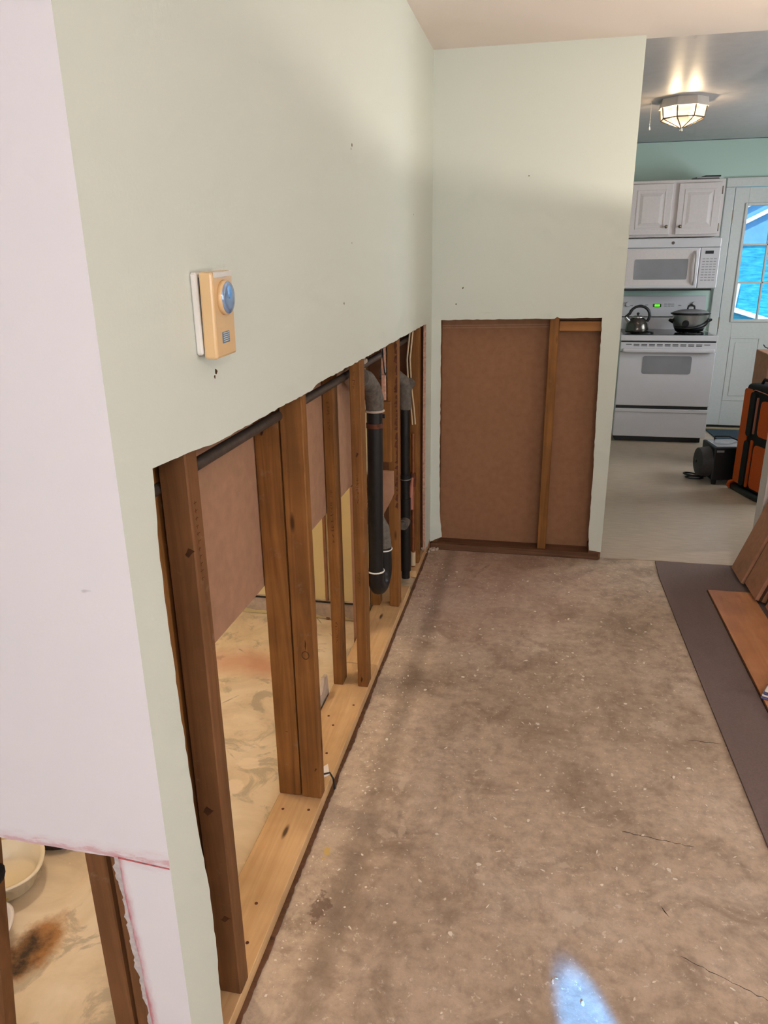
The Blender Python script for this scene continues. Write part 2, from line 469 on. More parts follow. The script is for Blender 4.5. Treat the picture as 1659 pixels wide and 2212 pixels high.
# ------------------------------------------------------------------ mesh builder
class MB:
    def __init__(self):
        self.v = []; self.f = []; self.mi = []; self.sm = []

    def add(self, vs, fs, mi=0, smooth=False, M=None):
        o = len(self.v)
        for p in vs:
            p = Vector(p)
            self.v.append(tuple(M @ p if M else p))
        for f in fs:
            self.f.append([i + o for i in f]); self.mi.append(mi); self.sm.append(smooth)
        return self

    def bm(self, bm, mi=0, smooth=False, M=None):
        bm.verts.ensure_lookup_table(); bm.verts.index_update()
        self.add([v.co for v in bm.verts], [[v.index for v in f.verts] for f in bm.faces], mi, smooth, M)
        bm.free()
        return self

    def box(self, lo, hi, b=0.0, mi=0, M=None, seg=1, smooth=False):
        bm = bmesh.new()
        bmesh.ops.create_cube(bm, size=1)
        for v in bm.verts:
            v.co = Vector([lo[i] + (v.co[i] + .5) * (hi[i] - lo[i]) for i in range(3)])
        if b:
            bmesh.ops.bevel(bm, geom=bm.edges[:], offset=b, segments=seg, profile=.5, affect='EDGES')
        return self.bm(bm, mi, smooth, M)

    def cyl(self, p0, p1, r0, r1=None, n=20, mi=0, M=None, smooth=True):
        r1 = r0 if r1 is None else r1
        p0 = Vector(p0); p1 = Vector(p1)
        q = (p1 - p0).to_track_quat('Z', 'Y')
        vs = []
        for p, r in ((p0, r0), (p1, r1)):
            for k in range(n):
                a = 2 * PI * k / n
                vs.append(p + q @ Vector((r * math.cos(a), r * math.sin(a), 0)))
        fs = [[k, (k + 1) % n, n + (k + 1) % n, n + k] for k in range(n)]
        self.add(vs, fs, mi, smooth, M)
        self.add(vs[:n], [list(range(n))[::-1]], mi, False, M)
        self.add(vs[n:], [list(range(n))], mi, False, M)
        return self

    def tube(self, pts, r, n=12, mi=0, M=None, closed=False, caps=True):
        pts = [Vector(p) for p in pts]
        m = len(pts)
        rr = r if isinstance(r, (list, tuple)) else [r] * m
        up = None; vs = []
        for i, p in enumerate(pts):
            if closed:
                t = pts[(i + 1) % m] - pts[i - 1]
            else:
                t = pts[min(i + 1, m - 1)] - pts[max(i - 1, 0)]
            t.normalize()
            if up is None:
                up = Vector((0, 0, 1)) if abs(t.z) < .9 else Vector((1, 0, 0))
            s = t.cross(up).normalized(); up = s.cross(t).normalized()
            for k in range(n):
                a = 2 * PI * k / n
                vs.append(p + (s * math.cos(a) + up * math.sin(a)) * rr[i])
        fs = []
        for i in range(m if closed else m - 1):
            a = i * n; b = ((i + 1) % m) * n
            for k in range(n):
                fs.append([a + k, b + k, b + (k + 1) % n, a + (k + 1) % n])
        self.add(vs, fs, mi, True, M)
        if caps and not closed:
            self.add(vs[:n], [list(range(n))], mi, False, M)
            self.add(vs[-n:], [list(range(n))[::-1]], mi, False, M)
        return self

    def lathe(self, prof, n=28, mi=0, M=None, sx=1, sy=1, smooth=True, o=(0, 0, 0)):
        vs = []
        for r, z in prof:
            for k in range(n):
                a = 2 * PI * k / n
                vs.append((o[0] + r * sx * math.cos(a), o[1] + r * sy * math.sin(a), o[2] + z))
        fs = []
        for i in range(len(prof) - 1):
            for k in range(n):
                fs.append([i * n + k, i * n + (k + 1) % n, (i + 1) * n + (k + 1) % n, (i + 1) * n + k])
        self.add(vs, fs, mi, smooth, M)
        return self

    def prism(self, poly, plane, c0, c1, mi=0, edge_mi=None, M=None):
        """poly: 2D outline; plane 'x': (y,z) swept in x; 'y': (x,z) swept in y; 'z': (x,y) swept in z"""
        n = len(poly)
        def P(u, w, c):
            return (c, u, w) if plane == 'x' else ((u, c, w) if plane == 'y' else (u, w, c))
        bm = bmesh.new()
        va = [bm.verts.new(P(u, w, c0)) for u, w in poly]
        vb = [bm.verts.new(P(u, w, c1)) for u, w in poly]
        fa = bm.faces.new(va); fb = bm.faces.new(vb)
        side = [bm.faces.new((va[k], va[(k + 1) % n], vb[(k + 1) % n], vb[k])) for k in range(n)]
        for k, f in enumerate(side):
            f.material_index = (edge_mi[k] if isinstance(edge_mi, (list, tuple)) else (edge_mi if edge_mi is not None else mi))
        fa.material_index = mi; fb.material_index = mi
        bm.normal_update()
        bmesh.ops.triangulate(bm, faces=[fa, fb])
        bmesh.ops.recalc_face_normals(bm, faces=bm.faces[:])
        bm.verts.index_update()
        o = len(self.v)
        for v in bm.verts:
            self.v.append(tuple(M @ v.co if M else v.co))
        for f in bm.faces:
            self.f.append([v.index + o for v in f.verts]); self.mi.append(f.material_index); self.sm.append(False)
        bm.free()
        return self

    def build(self, name, mats, parent=None, local=False):
        me = bpy.data.meshes.new(name)
        me.from_pydata(self.v, [], self.f)
        mats = mats if isinstance(mats, (list, tuple)) else [mats]
        for k in mats:
            me.materials.append(MAT[k])
        me.polygons.foreach_set('material_index', self.mi)
        me.polygons.foreach_set('use_smooth', self.sm)
        bm = bmesh.new(); bm.from_mesh(me)
        bmesh.ops.recalc_face_normals(bm, faces=bm.faces[:])
        bm.to_mesh(me); bm.free()
        me.update()
        o = bpy.data.objects.new(name, me)
        COL.objects.link(o)
        if parent is not None:
            o.parent = parent
            if parent.type == 'EMPTY' and not local:
                o.matrix_parent_inverse = parent.matrix_basis.inverted()
        return o


def tag(o, label, cat, group=None, kind=None):
    o['label'] = label; o['category'] = cat
    if group: o['group'] = group
    if kind: o['kind'] = kind
    return o


def struct(o, label, cat):
    return tag(o, label, cat, None, 'structure')


def thing(name, loc, label, cat, rot=None, group=None):
    o = bpy.data.objects.new(name, None)
    COL.objects.link(o)
    o.empty_display_size = .05
    o.location = loc
    if rot: o.rotation_euler = rot
    tag(o, label, cat, group)
    return o


def jag(p, q, step, amp, rng=random):
    """points from p (excluded) to q (included), wobbling across the line"""
    p = Vector(p); q = Vector(q); d = q - p; L = d.length
    n = max(1, int(L / step)); t = d.normalized(); s = Vector((-t.y, t.x))
    out = []
    for k in range(1, n + 1):
        w = 0 if k == n else rng.uniform(-amp, amp)
        out.append(tuple(p + d * (k / n) + s * w))
    return out


def jag_poly(pts, edges, step=.018, amp=.0016):
    """pts outline; edges: material index per edge, jagged where the index is > 0"""
    poly = []; em = []
    for k, p in enumerate(pts):
        q = pts[(k + 1) % len(pts)]
        if not poly:
            poly.append(p)
        seg = jag(p, q, step, amp) if edges[k] == 1 else [q]
        for s in seg:
            poly.append(s); em.append(edges[k])
    poly.pop()
    return poly, em


H = 2.44
# ------------------------------------------------------------------ floors and ceilings
struct(MB().box((-.003, -7.0, -.1), (4.5, .035, 0)).box((-2.5, -7.0, -.1), (-.003, -2.957, 0)).build('floor', 'concrete'),
       'bare stained concrete floor of the stripped room', 'floor')
FLOOR = bpy.data.objects['floor']
rg = random.Random(77)
for a, b in (((.954, -2.418), (1.16, -2.512)), ((.854, -2.032), (1.048, -2.057)), ((1.11, -1.557), (1.22, -1.558)), ((.83, -2.21), (.835, -2.25)), ((.93, -2.28), (.945, -2.31))):
    up = [a] + jag(a, b, .012, .0025, rg)
    dn = [(p[0] + .0003, p[1] - rg.uniform(.0006, .0022)) for p in up[1:-1]]
    MB().prism(up + dn[::-1], 'z', -.002, .0004).build('crack', 'dark', FLOOR)
struct(MB().box((-2.2, -2.957, -.1), (-.003, .11, -.001)).build('floor_bathroom', 'bath'),
       'tan stained slab seen between the studs', 'floor')
vk = MB()
vk.prism([(-.3, .03)] + [(x / 20, .034 + random.uniform(-.007, .007)) for x in range(-5, 70)] + [(3.5, .04), (3.5, 3.42), (-.3, 3.42)], 'z', -.05, .004)
struct(vk.build('floor_kitchen', 'vinyl'), 'pale streaked vinyl floor of the kitchen', 'floor')
struct(MB().box((-2.5, -7.0, H), (4.5, .06, H + .1)).build('ceiling', 'ceiling'), 'pinkish matte ceiling of the near room', 'ceiling')
struct(MB().box((-.3, .06, H + .004), (3.5, 3.5, H + .1)).build('ceiling_kitchen', 'ceiling_k'), 'glossy grey ceiling of the kitchen', 'ceiling')

# ------------------------------------------------------------------ left wall: drywall cut away over the studs
XF = .008       # painted face
pts = [(-2.944, 0), (-2.944, H), (0, H), (0, .07), (-.10, .055), (-.182, .075), (-.196, .35), (-.198, .62), (-.187, 1.246),
       (-1.42, 1.249), (-2.02, 1.251), (-2.06, 1.243), (-2.63, 1.247), (-2.74, 1.256), (-2.862, 1.262), (-2.872, 1.12), (-2.866, .85),
       (-2.855, .6), (-2.838, .44), (-2.838, .30), (-2.846, .12), (-2.85, 0)]
ed = [0, 0, 0, 1, 1, 1, 1, 1, 1, 1, 1, 1, 1, 1, 1, 1, 1, 1, 1, 1, 1, 0]
poly, em = jag_poly(pts, ed)
wl = MB().prism(poly, 'x', -.005, XF, 0, em).build('wall_left', ['green', 'gyp'])
struct(wl, 'pale green wall cut open low down to bare studs', 'wall')


def stud(lo, hi, parent, mat='stud', name='stud', label=None):
    o = MB().box(lo, hi, .0025).build(name, mat, parent)
    if label: o['label'] = label
    return o


XO = -.006
stud((-.056, -2.735, .038), (-.004, -2.692, 2.40), wl, 'stud_dark')                 # first stud
stud((-.128, -2.745, .038), (-.064, -2.70, 2.40), wl)                        # its back-row mate
stud((-.066, -2.11, .038), (XO, -2.072, 2.40), wl)                             # doubled pair
stud((-.137, -2.108, .038), (-.070, -2.07, 2.40), wl)
stud((-.137, -1.50, .038), (-.100, -1.44, 2.40), wl)
stud((-.043, -1.50, .038), (XO, -1.44, 2.40), wl)
stud((-.058, -.82, .038), (-.014, -.765, 2.40), wl)
stud((-.149, -.82, .038), (-.104, -.765, .66), wl)
stud((-.054, -.30, .038), (-.010, -.24, 2.40), wl)
stud((-.137, -2.93, .038), (-.075, -2.89, 2.40), wl, 'stud_dark')
stud((-.066, -2.935, .038), (XO, -2.885, 2.40), wl, 'stud_dark')
# frayed bark-like stain strip on the stud by the drain
rg = random.Random(5)
bk = MB()
zz = .52
while zz < 1.22:
    h = rg.uniform(.008, .03); w = rg.uniform(.006, .015)
    bk.prism([(-.0155 - w, zz), (-.0155, zz - h * .3), (-.0152, zz + h), (-.0155 - w * .6, zz + h * .8)], 'y', -.8208, -.8195)
    zz += h + rg.uniform(.002, .014)
ob = bk.build('bark_edge', 'rust', wl); ob['label'] = 'dark reddish ragged bark along the stud edge'
for y0, y1 in ((-2.93, -1.336), (-1.332, -.585), (-.40, -.0)):
    MB().box((-.137, y0, 0), (-.004, y1, .038), .002).build('sole_plate', 'plate', wl)
# knots and faint mill stamps on the studs
def mark(poly, y, name='knot'):
    ob = MB().prism(poly, 'y', y - .0004, y + .001).build(name, 'knot_dark', wl); return ob
def lens(cx, cz, w, h, n=20):
    out = []
    for k in range(n):
        a = 2 * PI * k / n; c = math.cos(a)
        out.append((cx + w * c * (1 if c > 0 else .6), cz + h * math.sin(a) * (1.05 - abs(c)) + .004 * c + .0012 * math.sin(3 * a + cz * 40)))
    return out
mark(lens(-.016, 1.075, .011, .009), -2.735); mark(lens(-.036, .525, .016, .010), -2.735); mark(lens(-.024, .25, .015, .007), -2.735)
mark(lens(-.03, .55, .003, .016), -2.11)
MB().tube([(-.031 + .010 * math.cos(k * PI / 8), -2.1102, .518 + .012 * math.sin(k * PI / 8)) for k in range(16)], .0011, 5, closed=True).build('knot_ring', 'knot_dark', wl)
mark(lens(-.02, .14, .005, .006), -2.11); mark(lens(-.115, 1.14, .006, .006), -2.11); mark(lens(-.024, .93, .006, .010), -1.50); mark(lens(-.028, .07, .006, .011), -1.50)
rs = random.Random(8)
def stamp(x, z, n, y, step=.011):
    m = MB()
    for k in range(n):
        zz = z - k * step
        if rs.random() < .2: continue
        for q in range(rs.randint(1, 3)):
            xx = x + rs.uniform(-.003, .003); z2 = zz + rs.uniform(-.004, .004)
            if rs.random() < .5: m.box((xx - .0035, y - .0003, z2), (xx + .0035, y + .0005, z2 + .0012))
            else: m.box((xx, y - .0003, z2 - .003), (xx + .0012, y + .0005, z2 + .003))
    ob = m.build('mill_stamp', 'stamp_ink', wl); ob['label'] = 'faint illegible stamped marks'
stamp(-.118, 1.10, 9, -1.50); stamp(-.118, .80, 18, -1.50); stamp(-.118, .30, 8, -1.50)
stamp(-.028, 1.20, 6, -1.50); stamp(-.026, .86, 10, -1.50); stamp(-.028, .50, 6, -1.50); stamp(-.10, .275, 2, -2.108, .012)
m = MB()
for k in range(11):
    zz = 1.16 - k * .014
    m.box((-.0045, -2.722 + rs.uniform(0, .004), zz), (-.0037, -2.712 + rs.uniform(0, .004), zz + .0012)); m.box((-.0045, -2.718, zz - .004), (-.0037, -2.7168, zz + .004))
ob = m.build('mill_stamp', 'stamp_ink', wl); ob['label'] = 'faint illegible stamped marks'
for (yy, xx) in ((-2.60, -.11), (-2.62, -.075), (-2.61, -.04), (-2.5, -.06), (-2.17, -.105), (-2.16, -.03), (-1.9, -.05), (-1.75, -.07), (-1.62, -.03), (-1.7, -.10)):
    MB().cyl((xx, yy, .0375), (xx, yy, .0384), .0045, None, 8).build('nail_head', 'rust', wl)
# thin grime line of old adhesive along the plate foot
rg = random.Random(11)
gm = MB(); pl = []
for k in range(290):
    w = .5 + .5 * mnoise.noise(Vector((k * .11, 3.3, 0)))
    pl.append((.001 + w * .010 + rg.uniform(0, .003), -2.9 + k * .01))
gm.prism([(-.0035, -2.9)] + pl + [(-.0035, .0)], 'z', 0, .006)
ob = gm.build('adhesive_bead', 'plate_x', wl); ob['label'] = 'dark crusty bead along the foot of the plate'
# other side's board, cut lower
pts = [(-2.944, .72), (-2.944, H), (-.93, H), (-.93, .708), (-1.6, .716), (-2.2, .716)]
poly, em = jag_poly(pts, [0, 0, 0, 1, 1, 1], .04, .0008)
ob = MB().prism(poly, 'x', -.152, -.139, 0, em).build('back_board', ['kraft', 'gyp'], wl)
ob['label'] = 'brown paper back of the drywall on the far side'
# closet backing behind the pipes
ob = MB().box((-.33, -.93, 0), (-.318, .0, H)).build('pipe_chase_board', 'kraft_far', wl)
ob['label'] = 'brown paper board behind the drain pipes'
MB().box((-.318, -.93, 1.02), (-.26, -.30, 1.06), .002).build('blocking', 'stud_x', wl)
MB().box((-.20, -.905, .70), (-.155, -.868, 1.03), .002).build('blocking', 'stud', wl)
MB().box((-.205, -.905, 1.032), (-.172, -.868, 2.40), .002).build('blocking', 'gyp', wl)
MB().box((-.315, -.7, 0), (-.27, -.64, 2.4), .002).build('blocking', 'stud', wl)
ob = MB().box((-.150, -1.13, 0), (-.140, -.932, .70)).build('pipe_chase_board', 'kraft_far', wl); ob['label'] = 'brown board added low behind the drain pipe to keep the bay dark'  # added board, hides the lit bathroom wall so the pipe bay stays dark
MB().box((-.088, -.885, .36), (-.070, -.870, .76), .001).build('drywall_offcut', 'gyp', wl)
MB().box((-.068, -.885, 1.0), (-.052, -.870, 1.32), .001).build('drywall_offcut', 'gyp', wl)
MB().box((-.066, -.888, .74), (-.030, -.872, .995), .002).build('blocking', 'stud', wl)
MB().prism([(-.070, .50), (-.034, .57), (-.022, .60), (-.022, .70), (-.070, .70)], 'y', -.884, -.872).build('drywall_offcut', 'kraft', wl)

rs = random.Random(12)
for (yy, zz, r) in ((-1.59, 1.852, .006), (-1.60, 1.84, .004), (-1.62, 1.592, .003), (-1.729, 1.431, .004), (-2.614, 1.368, .006), (-2.62, 1.36, .004), (-.55, 1.72, .003)):
    MB().prism([(yy + r * rs.uniform(.5, 1.2) * math.cos(k), zz + r * rs.uniform(.5, 1.2) * math.sin(k)) for k in range(0, 6)], 'x', XF - .001, XF + .0003).build('paint_nick', 'knot_dark', wl)

# ------------------------------------------------------------------ far wall with its own opening
pts = [(.006, .045), (.006, H), (.93, H), (.93, .045), (.868, .052), (.858, .16), (.856, .5), (.846, .85), (.84, 1.262), (.64, 1.259), (.627, 1.266), (.615, 1.257), (.056, 1.249),
       (.057, .9), (.056, .45), (.062, .2), (.073, .078)]
poly, em = jag_poly(pts, [0, 0, 0, 1, 1, 1, 1, 1, 1, 1, 1, 1, 1, 1, 1, 1, 1])
wf = MB().prism(poly, 'y', 0, .0127, 0, em).build('wall_far', ['green', 'gyp'])
struct(wf, 'pale green end wall with a rectangular hole sawn through', 'wall')
stud((.594, .0135, .038), (.640, .102, 2.40), wf, 'stud')
stud((.868, .0135, .038), (.915, .102, 2.40), wf, 'stud_dark')
stud((.012, .0135, .038), (.050, .102, 2.40), wf, 'stud_dark')
MB().box((.641, .03, 1.195), (.867, .10, 1.243), .002).build('blocking', 'stud_x', wf)
MB().box((.008, .0, 0), (.918, .101, .036), .003).build('sole_plate', 'plate_x', wf)
ob = MB().prism([(.006, .03), (.006, 1.212), (.93, 1.226), (.93, .03)], 'y', .103, .1155).build('back_board', 'kraft_far', wf)
ob['label'] = 'lower brown paper-backed sheet'
ob = MB().prism([(.006, 1.212), (.006, H), (.93, H), (.93, 1.226)], 'y', .1055, .1155).build('back_board', 'kraft_far', wf)
ob['label'] = 'upper brown paper-backed sheet'
for dz in (0, .012):
    ob = MB().prism([(.006, 1.198 + dz), (.006, 1.204 + dz), (.93, 1.218 + dz), (.93, 1.212 + dz)], 'y', .101, .104).build('tape_ridge', 'kraft', wf)
MB().box((-.0, .1156, 0), (.93, .120, H)).build('kitchen_face', 'green_k', wf)
ob = MB().box((.9185, .0132, .05), (.930, .1155, H), .001).build('end_board', 'green', wf)
ob = MB().box((.862, .004, 0), (.928, .1, .07), .004).build('corner_block', 'plate_x', wf)  # dark block filling the foot of the wall end
ob['label'] = 'dark block at the foot of the wall end'
for (xx, zz, r) in ((.46, 1.902, .004), (.163, 1.404, .005), (.13, 1.327, .004)):
    MB().prism([(xx + r * rs.uniform(.5, 1.2) * math.cos(k), zz + r * rs.uniform(.5, 1.2) * math.sin(k)) for k in range(0, 6)], 'y', -.0003, .001).build('paint_nick', 'knot_dark', wf)
# inner-corner crumbs
rg = random.Random(3)
cb = MB()
for k in range(26):
    x = rg.uniform(-.02, .05); y = -rg.uniform(.0, .13) if x < .01 else rg.uniform(-.02, .004); r = rg.uniform(.004, .011)
    M = Matrix.Translation((x, y, r * .6 + (.038 if x < -.006 else 0))) @ Matrix.Rotation(rg.uniform(0, 3), 4, 'Z') @ Matrix.Rotation(rg.uniform(0, 3), 4, 'X')
    cb.box((-r, -r * .7, -r * .5), (r, r * .7, r * .5), .001, 0, M)
tag(cb.build('plaster_crumbs', 'putty'), 'plaster crumbs and torn scraps in the inner wall corner', 'debris', None, 'stuff')

# ------------------------------------------------------------------ white wall at the near left, cut off low
pts = [(XF, 0), (XF, H), (-2.5, H), (-2.5, 0), (-.95, 0), (-.95, .613), (-.31, .615), (-.16, .611), (-.085, .612), (-.083, .5), (-.075, .36), (-.072, .23), (-.06, 0)]
poly, em = jag_poly(pts, [2, 0, 0, 0, 1, 1, 1, 1, 1, 1, 1, 1, 0], .02, .0011)
ww = MB().prism(poly, 'y', -2.957, -2.944, 0, [0 if e == 0 else e for e in em]).build('wall_near_left', ['white_wall', 'gyp_red', 'green'])
struct(ww, 'white wall at the near left with a red-chalked saw cut', 'wall')
stud((-.161, -2.943, 0), (-.121, -2.88, 2.40), ww, 'stud_dark')
stud((-.112, -2.943, 0), (-.070, -2.88, 2.40), ww, 'stud_dark')
rg = random.Random(9)
pl = [(-.0855, .606)]
z = .60
while z > .02:
    pl.append((-.0885 + (.612 - z) * .046 - .011 - .006 * (1 + mnoise.noise(Vector((z * 22, 1.7, 0)))) - rg.uniform(0, .005), z)); z -= rg.uniform(.004, .011)
pl += [(-.06, .0), (-.055, 0), (-.078, .606)]
ob = MB().prism(pl, 'y', -2.9438, -2.9428).build('torn_paper', 'gyp_white', ww); ob['label'] = 'grey torn paper fringe'
ob = MB().prism([(-.085, .614), (-.085, .6105), (-.03, .6065), (XF - .001, .604), (XF - .001, .6065), (-.03, .609)], 'y', -2.9578, -2.9568).build('chalk_line', 'gyp_red', ww)
ob['label'] = 'red chalk line across the strip'

# ------------------------------------------------------------------ bathroom behind the studs
wy = MB().box((-2.2, -.919, 0), (-.153, -.80, H)).build('wall_bathroom_end', 'yellow')
struct(wy, 'cream bathroom wall seen between the studs', 'wall')
struct(MB().box((-2.3, -2.944, 0), (-2.2, -.8, H)).build('wall_bathroom_side', 'yellow'), 'cream bathroom side wall', 'wall')
rg = random.Random(2)
pl = [(-2.19, .098), (-2.19, .022)]
x = -2.16
while x < -.16:
    pl.append((x, .018 + rg.uniform(-.006, .014))); x += rg.uniform(.02, .06)
pl += [(-.155, .02), (-.155, .095)]
ob = MB().prism(pl, 'y', -.934, -.919).build('baseboard_bathroom', 'putty')
struct(ob, 'chipped off-white skirting at the foot of the cream wall', 'baseboard')
ob2 = MB().box((-2.19, -.938, .088), (-.155, -.934, .097), .001).build('skirting_bead', 'dark', ob)
# bathroom lamp (its warm light falls out between the studs)
bl = thing('bathroom_ceiling_light', (-.95, -1.85, H), 'round warm ceiling lamp inside the bathroom', 'lamp')
MB().lathe([(.001, 0), (.13, 0), (.13, -.03), (.001, -.03)], 28, o=(-.95, -1.85, H)).build('lamp_base', 'lamp_white', bl)
MB().lathe([(.12, -.031), (.118, -.06), (.085, -.09), (.001, -.1)], 28, o=(-.95, -1.85, H)).build('globe', 'bulb_bath', bl)
pd = bpy.data.lights.new('bathroom_bulb', 'POINT'); pd.energy = 36; pd.color = (1, .87, .68); pd.shadow_soft_size = .1
po = bpy.data.objects.new('bathroom_bulb', pd); COL.objects.link(po); po.location = (-.95, -1.85, 2.28)

nl = thing('fill_ceiling_light', (1.3, -4.6, H), 'added fill lamp shaped as a round ceiling light behind the viewpoint', 'lamp')  # unseen lamp added as fill for the floor and white wall
MB().lathe([(.001, 0), (.17, 0), (.17, -.03), (.001, -.03)], 28, o=(1.3, -4.6, H)).build('lamp_base', 'lamp_white', nl)
MB().lathe([(.16, -.031), (.155, -.06), (.11, -.09), (.001, -.1)], 28, o=(1.3, -4.6, H)).build('globe', 'bulb_bath', nl)
pd = bpy.data.lights.new('room_fill_bulb', 'POINT'); pd.energy = 36; pd.color = (1, .9, .82); pd.shadow_soft_size = .15
po = bpy.data.objects.new('room_fill_bulb', pd); COL.objects.link(po); po.location = (1.3, -4.6, 2.2)

fx, fy = 1.80, -.98
ft = thing('floor_lamp', (fx, fy, .008), 'slim floor lamp with a pale cloth shade right of the frame', 'lamp')
MB().lathe([(.0, .0), (.13, .0), (.13, .012), (.03, .025), (.0, .026)], 28, o=(fx, fy, .0085)).build('base', 'steel_dark', ft)
MB().cyl((fx, fy, .03), (fx, fy, 1.39), .011, None, 14).build('pole', 'steel_dark', ft)
MB().lathe([(.185, 1.25), (.135, 1.494), (.133, 1.494), (.183, 1.25), (.185, 1.25)], 36, o=(fx, fy, 0)).build('shade', 'shade_cloth', ft)
MB().lathe([(.0, 1.39), (.014, 1.395), (.026, 1.425), (.018, 1.445), (.0, 1.448)], 18, o=(fx, fy, 0)).build('bulb', 'bulb_bath', ft)
pd = bpy.data.lights.new('floor_lamp_bulb', 'POINT'); pd.energy = 46; pd.color = (1, .89, .79); pd.shadow_soft_size = .007
po = bpy.data.objects.new('floor_lamp_bulb', pd); COL.objects.link(po); po.location = (fx, fy, 1.462)

# ------------------------------------------------------------------ walls beyond the frame, with the windows that light the room
def wall_with_window(name, lab, axis, c0, c1, a0, a1, w0, w1, z0, z1, mat):
    m = MB()
    def bx(u0, u1, za, zb):
        if axis == 'y': m.box((u0, c0, za), (u1, c1, zb))
        else: m.box((c0, u0, za), (c1, u1, zb))
    bx(a0, w0, 0, H); bx(w1, a1, 0, H); bx(w0, w1, 0, z0); bx(w0, w1, z1, H)
    return struct(m.build(name, mat), lab, 'wall')


def window(name, lab, axis, c0, c1, w0, w1, z0, z1):
    m = MB(); t = .05
    def bx(u0, u1, za, zb):
        if axis == 'y': m.box((u0, c0, za), (u1, c1, zb), .004)
        else: m.box((c0, u0, za), (c1, u1, zb), .004)
    bx(w0, w0 + t, z0, z1); bx(w1 - t, w1, z0, z1); bx(w0 + t, w1 - t, z0, z0 + t); bx(w0 + t, w1 - t, z1 - t, z1)
    mid = (w0 + w1) / 2; bx(mid - .02, mid + .02, z0 + t, z1 - t)
    return struct(m.build(name, 'trim_white'), lab, 'window')


wall_with_window('wall_rear', 'plain wall behind the viewpoint with a wide window', 'y', -7.1, -7.0, -2.5, 4.5, -.25, 2.25, .8, 2.1, 'green')
window('window_1', 'wide white window behind the viewpoint', 'y', -7.08, -7.03, -.25, 2.25, .8, 2.1)
wall_with_window('wall_right', 'wall right of the viewpoint with a window', 'x', 4.5, 4.6, -7.0, 0.0, -4.8, -2.6, .8, 2.1, 'green')
window('window_2', 'white side window right of the viewpoint', 'x', 4.53, 4.58, -4.8, -2.6, .8, 2.1)
struct(MB().box((-2.6, -7.1, 0), (-2.5, -2.944, H)).build('wall_left_rear', 'white_wall'), 'white wall left of the viewpoint', 'wall')
struct(MB().box((1.99, -1.5, 0), (2.10, 0.0, H)).build('wall_partition', 'green'), 'green partition the cartons lean on', 'wall')
struct(MB().box((1.69, 0.0, 0), (4.6, .11, H), .002).build('wall_far_right', 'white_cab'), 'white wall end right of the kitchen doorway', 'wall')
wall_with_window('wall_kitchen_side', 'kitchen side wall with a window', 'x', 3.5, 3.6, .11, 3.5, 1.1, 2.4, 1.0, 2.05, 'green_k')
window('window_3', 'white kitchen side window', 'x', 3.53, 3.58, 1.1, 2.4, 1.0, 2.05)
struct(MB().box((-.4, .116, 0), (-.3, 3.5, H)).build('wall_kitchen_left', 'green_k'), 'kitchen wall left of the stove', 'wall')
struct(MB().box((-.4, .0, 0), (.005, .116, H)).build('wall_chase_end', 'kraft_far'), 'short wall end behind the pipe chase', 'wall')
# kitchen back wall with the door opening
DX0, DX1, DZ = 2.085, 2.935, 2.075
struct(MB().box((-.4, 3.42, 0), (DX0, 3.5, H)).box((DX1, 3.42, 0), (3.6, 3.5, H)).box((DX0, 3.42, DZ), (DX1, 3.5, H)).build('wall_kitchen_back', 'green_k'),
       'green kitchen wall behind the stove', 'wall')

# ------------------------------------------------------------------ thermostat hanging off the left wall
th = thing('thermostat', (XF, -2.645, 1.405), 'tan wall thermostat with a shiny round dial hanging loose', 'thermostat')
MB().box((XF, -2.683, 1.404), (XF + .012, -2.608, 1.533), .003).build('wall_plate', 'white_plastic', th)
MB().box((XF + .012, -2.677, 1.411), (XF + .018, -2.614, 1.526), .001).build('inner_gap', 'dark', th)
Mt = Matrix.Translation((XF + .015, -2.643, 1.468)) @ Matrix.Rotation(math.radians(1.5), 4, 'X') @ Matrix.Rotation(math.radians(1.5), 4, 'Y')
cv = MB().box((0, -.041, -.069), (.023, .041, .067), .004, 0, Mt, 2).build('cover', 'tan_plastic', th)
ci = MB(); Mr = Mt @ Matrix.Translation((.023, .0, .026)) @ Matrix.Rotation(PI / 2, 4, 'Y')
ci.lathe([(.0, -.001), (.0275, -.001), (.0275, .006), (.0255, .008), (.0, .008)], 36, 0, Mr).build('dial', 'tan_plastic', th)
ci = MB().lathe([(.0255, .0078), (.025, .0092), (.018, .0100), (.001, .0103)], 36, 0, Mr)
ci.build('dial_cover', 'clear_dial', th)
MB().box((.0231, -.016, -.046), (.0241, .012, -.028), .0004, 0, Mt).build('label_plate', 'blue_label', th)
for k in range(5):
    MB().box((.0242, -.013, -.0435 + k * .0033), (.0245, .009, -.0425 + k * .0033), 0, 0, Mt).build('print_line', 'white_plastic', th)
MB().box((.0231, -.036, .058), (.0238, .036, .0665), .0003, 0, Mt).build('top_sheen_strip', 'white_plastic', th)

# ------------------------------------------------------------------ pipes and cables in the wall
tag(MB().tube([(-.069, -2.95, 1.186), (-.069, -2.3, 1.186), (-.069, -1.5, 1.184), (-.069, -.9, 1.184), (-.069, -.15, 1.184)], .0125, 14).build('water_pipe', 'steel_pipe'),
    'long dull grey pipe running level through the studs', 'pipe')

